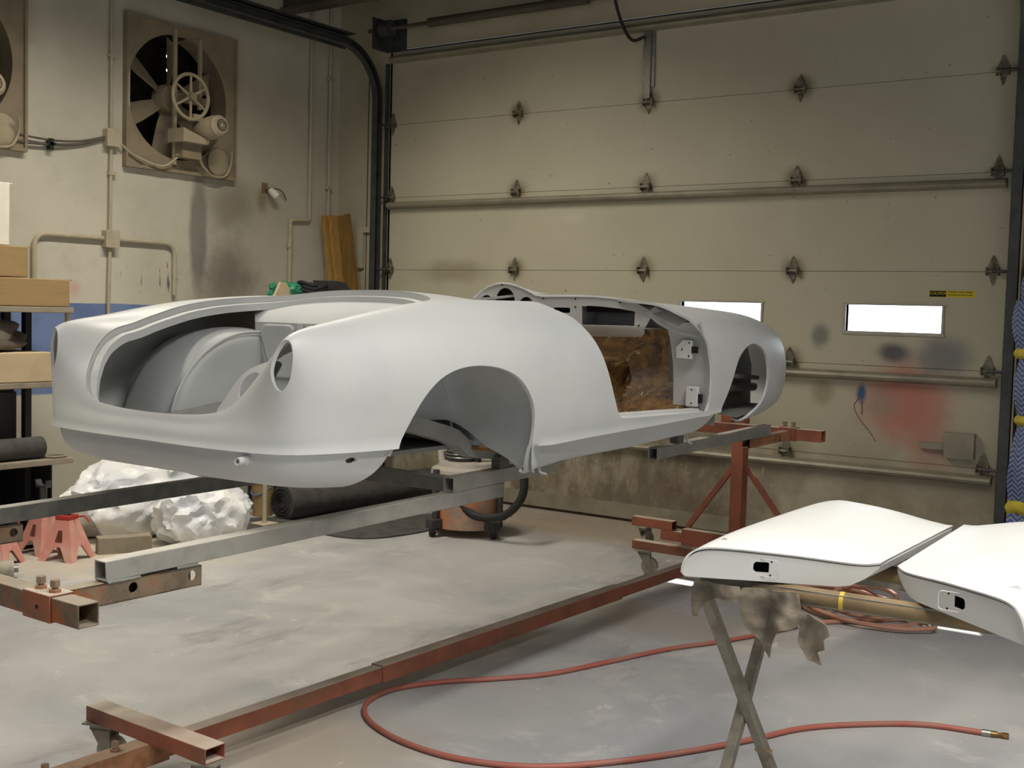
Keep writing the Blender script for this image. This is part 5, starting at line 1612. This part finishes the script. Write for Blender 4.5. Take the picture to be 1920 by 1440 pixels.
jack_stand(-6.36, 4.23, .1, .40, 'red jack stand with its post raised, behind the nearer one')
jack_stand(-6.26, 3.86, .5, .30, 'red jack stand cut off at the left edge of the photo')
r = empty('steel_roller', (-5.90, 3.70, 0), 0, 'grey steel roller wheel lying on the floor by the jack stands', 'wheel')
MB().lathe([(.022, -.035), (.048, -.035), (.05, -.03), (.05, .03), (.048, .035), (.022, .035), (.022, -.035)], axis_matrix((0, 0, .05), (.5, .85, 0)), 24, cap=False).build('roller_tyre', M['caster'], r)
MB().tube([Vector((0, 0, .05)) - Vector((.5, .85, 0)) * .06, Vector((0, 0, .05)) + Vector((.5, .85, 0)) * .06], .02, 12).build('roller_axle', M['zinc'], r)
def plastic(name, loc, rad, seed, label, rz=0):
    me_ = blob_mesh(rad, seed, .22, 5, .20, -rad[2] * .82, 1.5)
    sharp(me_, 40)
    o = link_mesh(name, me_, M['plastic'], None, (loc[0], loc[1], rad[2] * .845), (0, 0, rz))
    tag(o, label, 'wrapped bundle', 'parts wrapped in white plastic')
    return o
plastic('plastic_bundle', (-6.50, 4.98), (.28, .47, .26), 1.3, 'wide crumpled white plastic bundle behind the jack stands', .1)
plastic('plastic_bundle', (-5.90, 5.08), (.23, .31, .21), 4.1, 'smaller crumpled white plastic bundle nearest the camera', -.2)
plastic('plastic_bundle', (-6.54, 5.74), (.16, .15, .24), 7.7, 'crumpled white plastic bundle next to the metal post', .3)
o = bevel(MB().box((-.16, -.05, 0), (.16, .05, .10)).build('timber_block', M['shelfwood'], None, 35, (-6.02, 4.56, 0), (0, 0, 1.1)), .004)
tag(o, 'short dusty timber block on the floor under the white bundles', 'timber')
# rolled dark carpet
cr = empty('rolled_carpet', (-6.02, 6.75, 0), 0, 'dark grey rolled carpet lying along the wall on the floor', 'carpet')
wpart(cr, 'carpet_roll', MB().tube([(-6.10, 5.98, .125), (-5.96, 7.50, .125)], .125, 28), M['charcoal'])
sp_ = []
for k in range(60):
    a = k / 60 * 2 * math.pi * 4; rr = .02 + .10 * k / 60
    sp_.append((-6.10 - .002, 5.978, .125) + Vector((rr * math.cos(a), 0, rr * math.sin(a))) if False else (-6.10 + rr * math.cos(a), 5.976, .125 + rr * math.sin(a)))
wpart(cr, 'carpet_edge', MB().tube(sp_, .006, 5), M['black'])
wpart(cr, 'carpet_flap', MB().box((-5.98, 6.0, .001), (-5.72, 7.45, .012)), M['charcoal'])
def flat_mat(name, poly, label):
    c = Vector((sum(p[0] for p in poly) / len(poly), sum(p[1] for p in poly) / len(poly), 0))
    P = [(p.x, p.y) for p in bezier_pts([(a - c.x, b - c.y, 0) for a, b in poly], 4, True)]
    o = MB().prism(P, .001, .010).build(name, M['charcoal'], None, 35, c)
    tag(o, label, 'mat', 'dark mats on the floor')
    return o
flat_mat('floor_mat', [(-5.62, 5.85), (-5.30, 5.78), (-5.10, 6.0), (-5.05, 6.6), (-5.2, 6.85), (-5.45, 6.9), (-5.55, 6.4)], 'dark floor mat beside the shop vacuum')
flat_mat('floor_mat', [(-6.28, 5.60), (-5.98, 5.45), (-5.70, 5.60), (-5.66, 5.95), (-5.95, 5.98), (-6.25, 5.93)], 'dark floor mat under the metal post in front of the carpet roll')
o = empty('metal_post', (-6.03, 5.74, .010), 0, 'thin pale metal post on a flat foot behind the car tail', 'post')
MB().tube([(0, 0, .01), (0, 0, .80)], .016, 10).build('post_tube', M['cream'], o)
bevel(MB().box((-.07, -.07, 0), (.07, .07, .012)).build('post_foot', M['cream'], o), .003)
tk = empty('gas_tank', (-6.56, 6.42, 0), 0, 'upright dark grey gas tank standing behind the car tail', 'tank')
MB().lathe([(.17, 0), (.19, .02), (.195, .05), (.195, .92), (.18, 1.0), (.12, 1.06), (.04, 1.09)], None, 30).build('tank_body', M['drum'], tk, 40)
MB().tube([(0, 0, 1.08), (0, 0, 1.16)], .03, 12).build('valve', M['brass'], tk)
pail = empty('pail', (-6.335, 6.01, 0), 0, 'small beige pail beside the dark tank', 'pail')
MB().lathe([(.07, 0), (.085, .24), (.09, .245), (.08, .24), (.066, .01)], None, 22, cap=False).add([(-.06, -.04, .008), (.06, -.04, .008), (.06, .04, .008), (-.06, .04, .008)], [(0, 1, 2, 3)]).build('pail_body', M['cardboard'], pail, 40)
MB().tube(bezier_pts([(-.085, 0, .22), (-.06, -.06, .18), (0, -.09, .16), (.06, -.06, .18), (.085, 0, .22)], 4), .004, 6).build('pail_handle', M['bluebox'], pail)
bb = empty('storage_bin', (-6.86, 7.08, 0), 0, 'blue plastic storage bin against the left wall near the door', 'bin')
bevel(MB().box((-.17, -.24, 0), (.17, .24, .30)).build('bin_body', M['bluebox'], bb), .01)
bevel(MB().box((-.185, -.255, .285), (.185, .255, .315)).build('bin_lid', M['bluebox'], bb), .006)

# tray stand with the hose and green sheet piled on top, showing over the car
ts = empty('tray_stand', (-6.48, 6.55, 0), 0, 'tall dark tray stand showing just above the car deck', 'stand')
bevel(wpart(ts, 'tray', MB().box((-6.62, 6.10, 1.555), (-6.30, 6.98, 1.585)), M['shelfblack']), .004)
for x, y in ((-6.60, 6.13), (-6.32, 6.13), (-6.60, 6.95), (-6.32, 6.95)):
    wpart(ts, 'leg', MB().box((x - .012, y - .012, 0), (x + .012, y + .012, 1.555)), M['shelfblack'])
lp = []
for k in range(80):
    a = k / 20 * 2 * math.pi
    lp.append((-6.46 + .10 * math.cos(a), 6.61 + .12 * math.sin(a), 1.6065 + .028 * (k / 20) + .014 * math.sin(3 * a)))
o = MB().tube(lp, .016, 8).build('coiled_black_hose', M['black'], None)
tag(o, 'black hose coiled on the tray behind the car', 'hose')
me_ = blob_mesh((.11, .13, .075), 3.3, .35, 4, .2, -.05)
sharp(me_, 40)
o = link_mesh('green_sheet', me_, M['green'], None, (-6.46, 6.32, 1.642))
tag(o, 'crumpled green plastic sheet on the tray behind the car', 'plastic sheet')
o = empty('grey_case', (-6.48, 6.865, 1.586), 0, 'grey wedge-shaped case at the right end of the tray', 'case')
MB().prism([(-.10, 0), (.10, 0), (.10, .07), (.02, .15), (-.10, .16)], -.12, .12, Matrix(((0, 0, 1, 0), (1, 0, 0, 0), (0, 1, 0, 0), (0, 0, 0, 1)))).build('case_body', M['drum'], o)
MB().box((-.125, -.09, .155), (.125, -.075, .165)).build('case_rim', M['zinc'], o)
o = MB().prism([(-.09, 0), (.09, 0), (.06, .09), (.03, .13), (-.02, .13)], -.012, .012, Matrix(((0, 0, 1, 0), (1, 0, 0, 0), (0, 1, 0, 0), (0, 0, 0, 1))))
o = o.build('pale_board', M['cardlight'], None, 35, (-6.325, 6.16, 1.586)); tag(o, 'small pale board standing at the left end of the tray', 'board')

# ------------------------------------------------------------------ shop vacuum
vac = empty('shop_vacuum', (-4.83, 6.50, 0), 0, 'rusty orange shop vacuum with black hose behind the beams', 'vacuum')
MB().lathe([(.21, .05), (.235, .055), (.24, .08), (.245, .40), (.252, .405), (.252, .42)], None, 40).build('tank', M['tank'], vac, 40)
MB().lathe([(.256, .40), (.258, .43), (.25, .455), (.21, .475), (.20, .50), (.19, .505), (.03, .51)], None, 40).build('lid', M['tankgrey'], vac, 40)
mo = MB().lathe([(.10, .50), (.11, .52), (.11, .60), (.10, .62), (.09, .63), (.09, .66), (.06, .69), (.01, .70)], Matrix.Translation((-.03, -.03, 0)), 26).build('motor', M['drum'], vac, 40)
for k in range(4):
    z = .535 + k * .022
    MB().tube([(-.03 + .112 * math.cos(t), -.03 + .112 * math.sin(t), z) for t in np.linspace(0, 2 * math.pi, 25)[:-1]], .004, 5, closed=True).build('cooling_fin', M['zinc'], mo)
MB().tube([(-.03, -.03, .70), (-.03, -.03, .725)], .03, 12).build('cap', M['tape'], mo)
MB().tube([(-.16, -.08, .50), (-.16, -.10, .58), (-.10, -.06, .60)], .03, 10).build('inlet_elbow', M['paper'], vac)
MB().tube([(.09, -.02, .50), (.10, -.02, .70), (.12, .02, .74)], .028, 12).build('hose_elbow', M['black'], vac)
hpv = bezier_pts([(.12, .02, .74), (.26, -.02, .70), (.40, -.06, .60), (.53, -.10, .48), (.54, -.12, .33), (.45, -.14, .21), (.33, -.15, .165), (.19, -.17, .165), (.08, -.20, .24), (.02, -.245, .31)], 7)
MB().tube(hpv, [.027 + .0018 * (k % 2) for k in range(len(hpv))], 10).build('suction_hose', M['black'], vac, 60)
MB().tube([(.02, -.235, .31), (.02, -.29, .31)], .034, 14).build('hose_port', M['tankgrey'], vac)
for k in range(4):
    a = math.radians(-105 + 90 * k)
    cx_, cy_ = .285 * math.cos(a), .285 * math.sin(a)
    Mr = Matrix.Translation((cx_, cy_, 0)) @ Matrix.Rotation(a, 4, 'Z')
    f_ = bevel(MB().box((-.06, -.035, .06), (.045, .035, .125), Mr).build('caster_block', M['drum'], vac), .006)
    MB().box((-.01, -.012, .035), (.03, .012, .07), Mr).build('caster_fork', M['drum'], f_)
    MB().lathe([(.006, -.011), (.024, -.011), (.024, .011), (.006, .011)], axis_matrix(Mr @ Vector((.01, 0, .0245)), (Mr.to_3x3() @ Vector((0, 1, 0)))), 16).build('caster_wheel', M['black'], f_)
for a in (-1.85, .05):
    MB().tube([(.27 * math.cos(a), .27 * math.sin(a), .10), (.27 * math.cos(a), .27 * math.sin(a), .46)], .022, 10).build('side_tube', M['drum'], vac)

# ------------------------------------------------------------------ quilted blanket hanging by the door
def mat_quilt():
    t = NT('blue_quilted_blanket')
    p = t.obj()
    s = t.sep(p)
    zig = t.math('PINGPONG', t.math('MULTIPLY', s[0], 1.0), 0.035)
    w = t.math('SINE', t.math('MULTIPLY', t.math('ADD', s[2], zig), 210.0))
    c = t.mix(t.ramp(w, -.2, .7), C(88, 102, 148), C(150, 160, 188))
    c = t.mix(t.math('MULTIPLY', t.ramp(t.noise(7), .5, .7), .4), c, C(110, 122, 164))
    t.color(c)
    t.bump(w, .4, .006)
    return t.done(0.9)
M['quilt'] = mat_quilt()
M['quiltyellow'] = simple('yellow_binding', C(214, 194, 72), 0.8, 0, .1, 10)
bl = empty('moving_blanket', (-1.2, 7.42, 0), 0, 'blue quilted moving blanket with yellow bands hanging beside the door', 'blanket')
def drape(z0, z1, xl0, xl1, name, mat, bulge):
    us = np.linspace(0, 1, 26); vs_ = np.linspace(0, 1, 14)
    V = []
    for v in vs_:
        z = z0 + (z1 - z0) * v
        xl = xl0 + (xl1 - xl0) * v - bulge * .02 * math.sin(math.pi * v)
        for u in us:
            x = xl + (-.82 - xl) * u
            y = 7.44 + .045 * math.sin(u * 15 + z * 2) - bulge * .05 * math.sin(math.pi * v) + .012 * math.sin(u * 40 + z * 9)
            V.append(Vector((x, y, z)) - Vector((-1.2, 7.42, 0)))
    me_ = mesh_from(name, V, grid_faces(len(vs_), len(us)))
    o = link_mesh(name, me_, mat, bl)
    thick(o, .018, 60, 0)
    return o
drape(1.70, 1.87, -1.475, -1.455, 'blanket_fold', M['quilt'], .3)
drape(1.40, 1.69, -1.485, -1.50, 'blanket_fold', M['quilt'], 1)
drape(1.355, 1.405, -1.495, -1.49, 'yellow_band', M['quiltyellow'], .5)
drape(1.00, 1.36, -1.47, -1.47, 'blanket_fold', M['quilt'], .9)
drape(.955, 1.005, -1.475, -1.475, 'yellow_band', M['quiltyellow'], .5)
drape(.49, .96, -1.50, -1.465, 'blanket_fold', M['quilt'], 1)
drape(.42, .495, -1.505, -1.50, 'yellow_band', M['quiltyellow'], .5)
drape(.06, .425, -1.49, -1.50, 'blanket_fold', M['quilt'], .6)
wpart(bl, 'hanging_rail', MB().tube([(-1.44, 7.47, 1.88), (-.80, 7.47, 1.88)], .012, 10).tube([(-1.38, 7.47, 1.88), (-1.38, DY, 1.88)], .01, 8).tube([(-.9, 7.47, 1.88), (-.9, DY, 1.88)], .01, 8), M['darkmetal'])
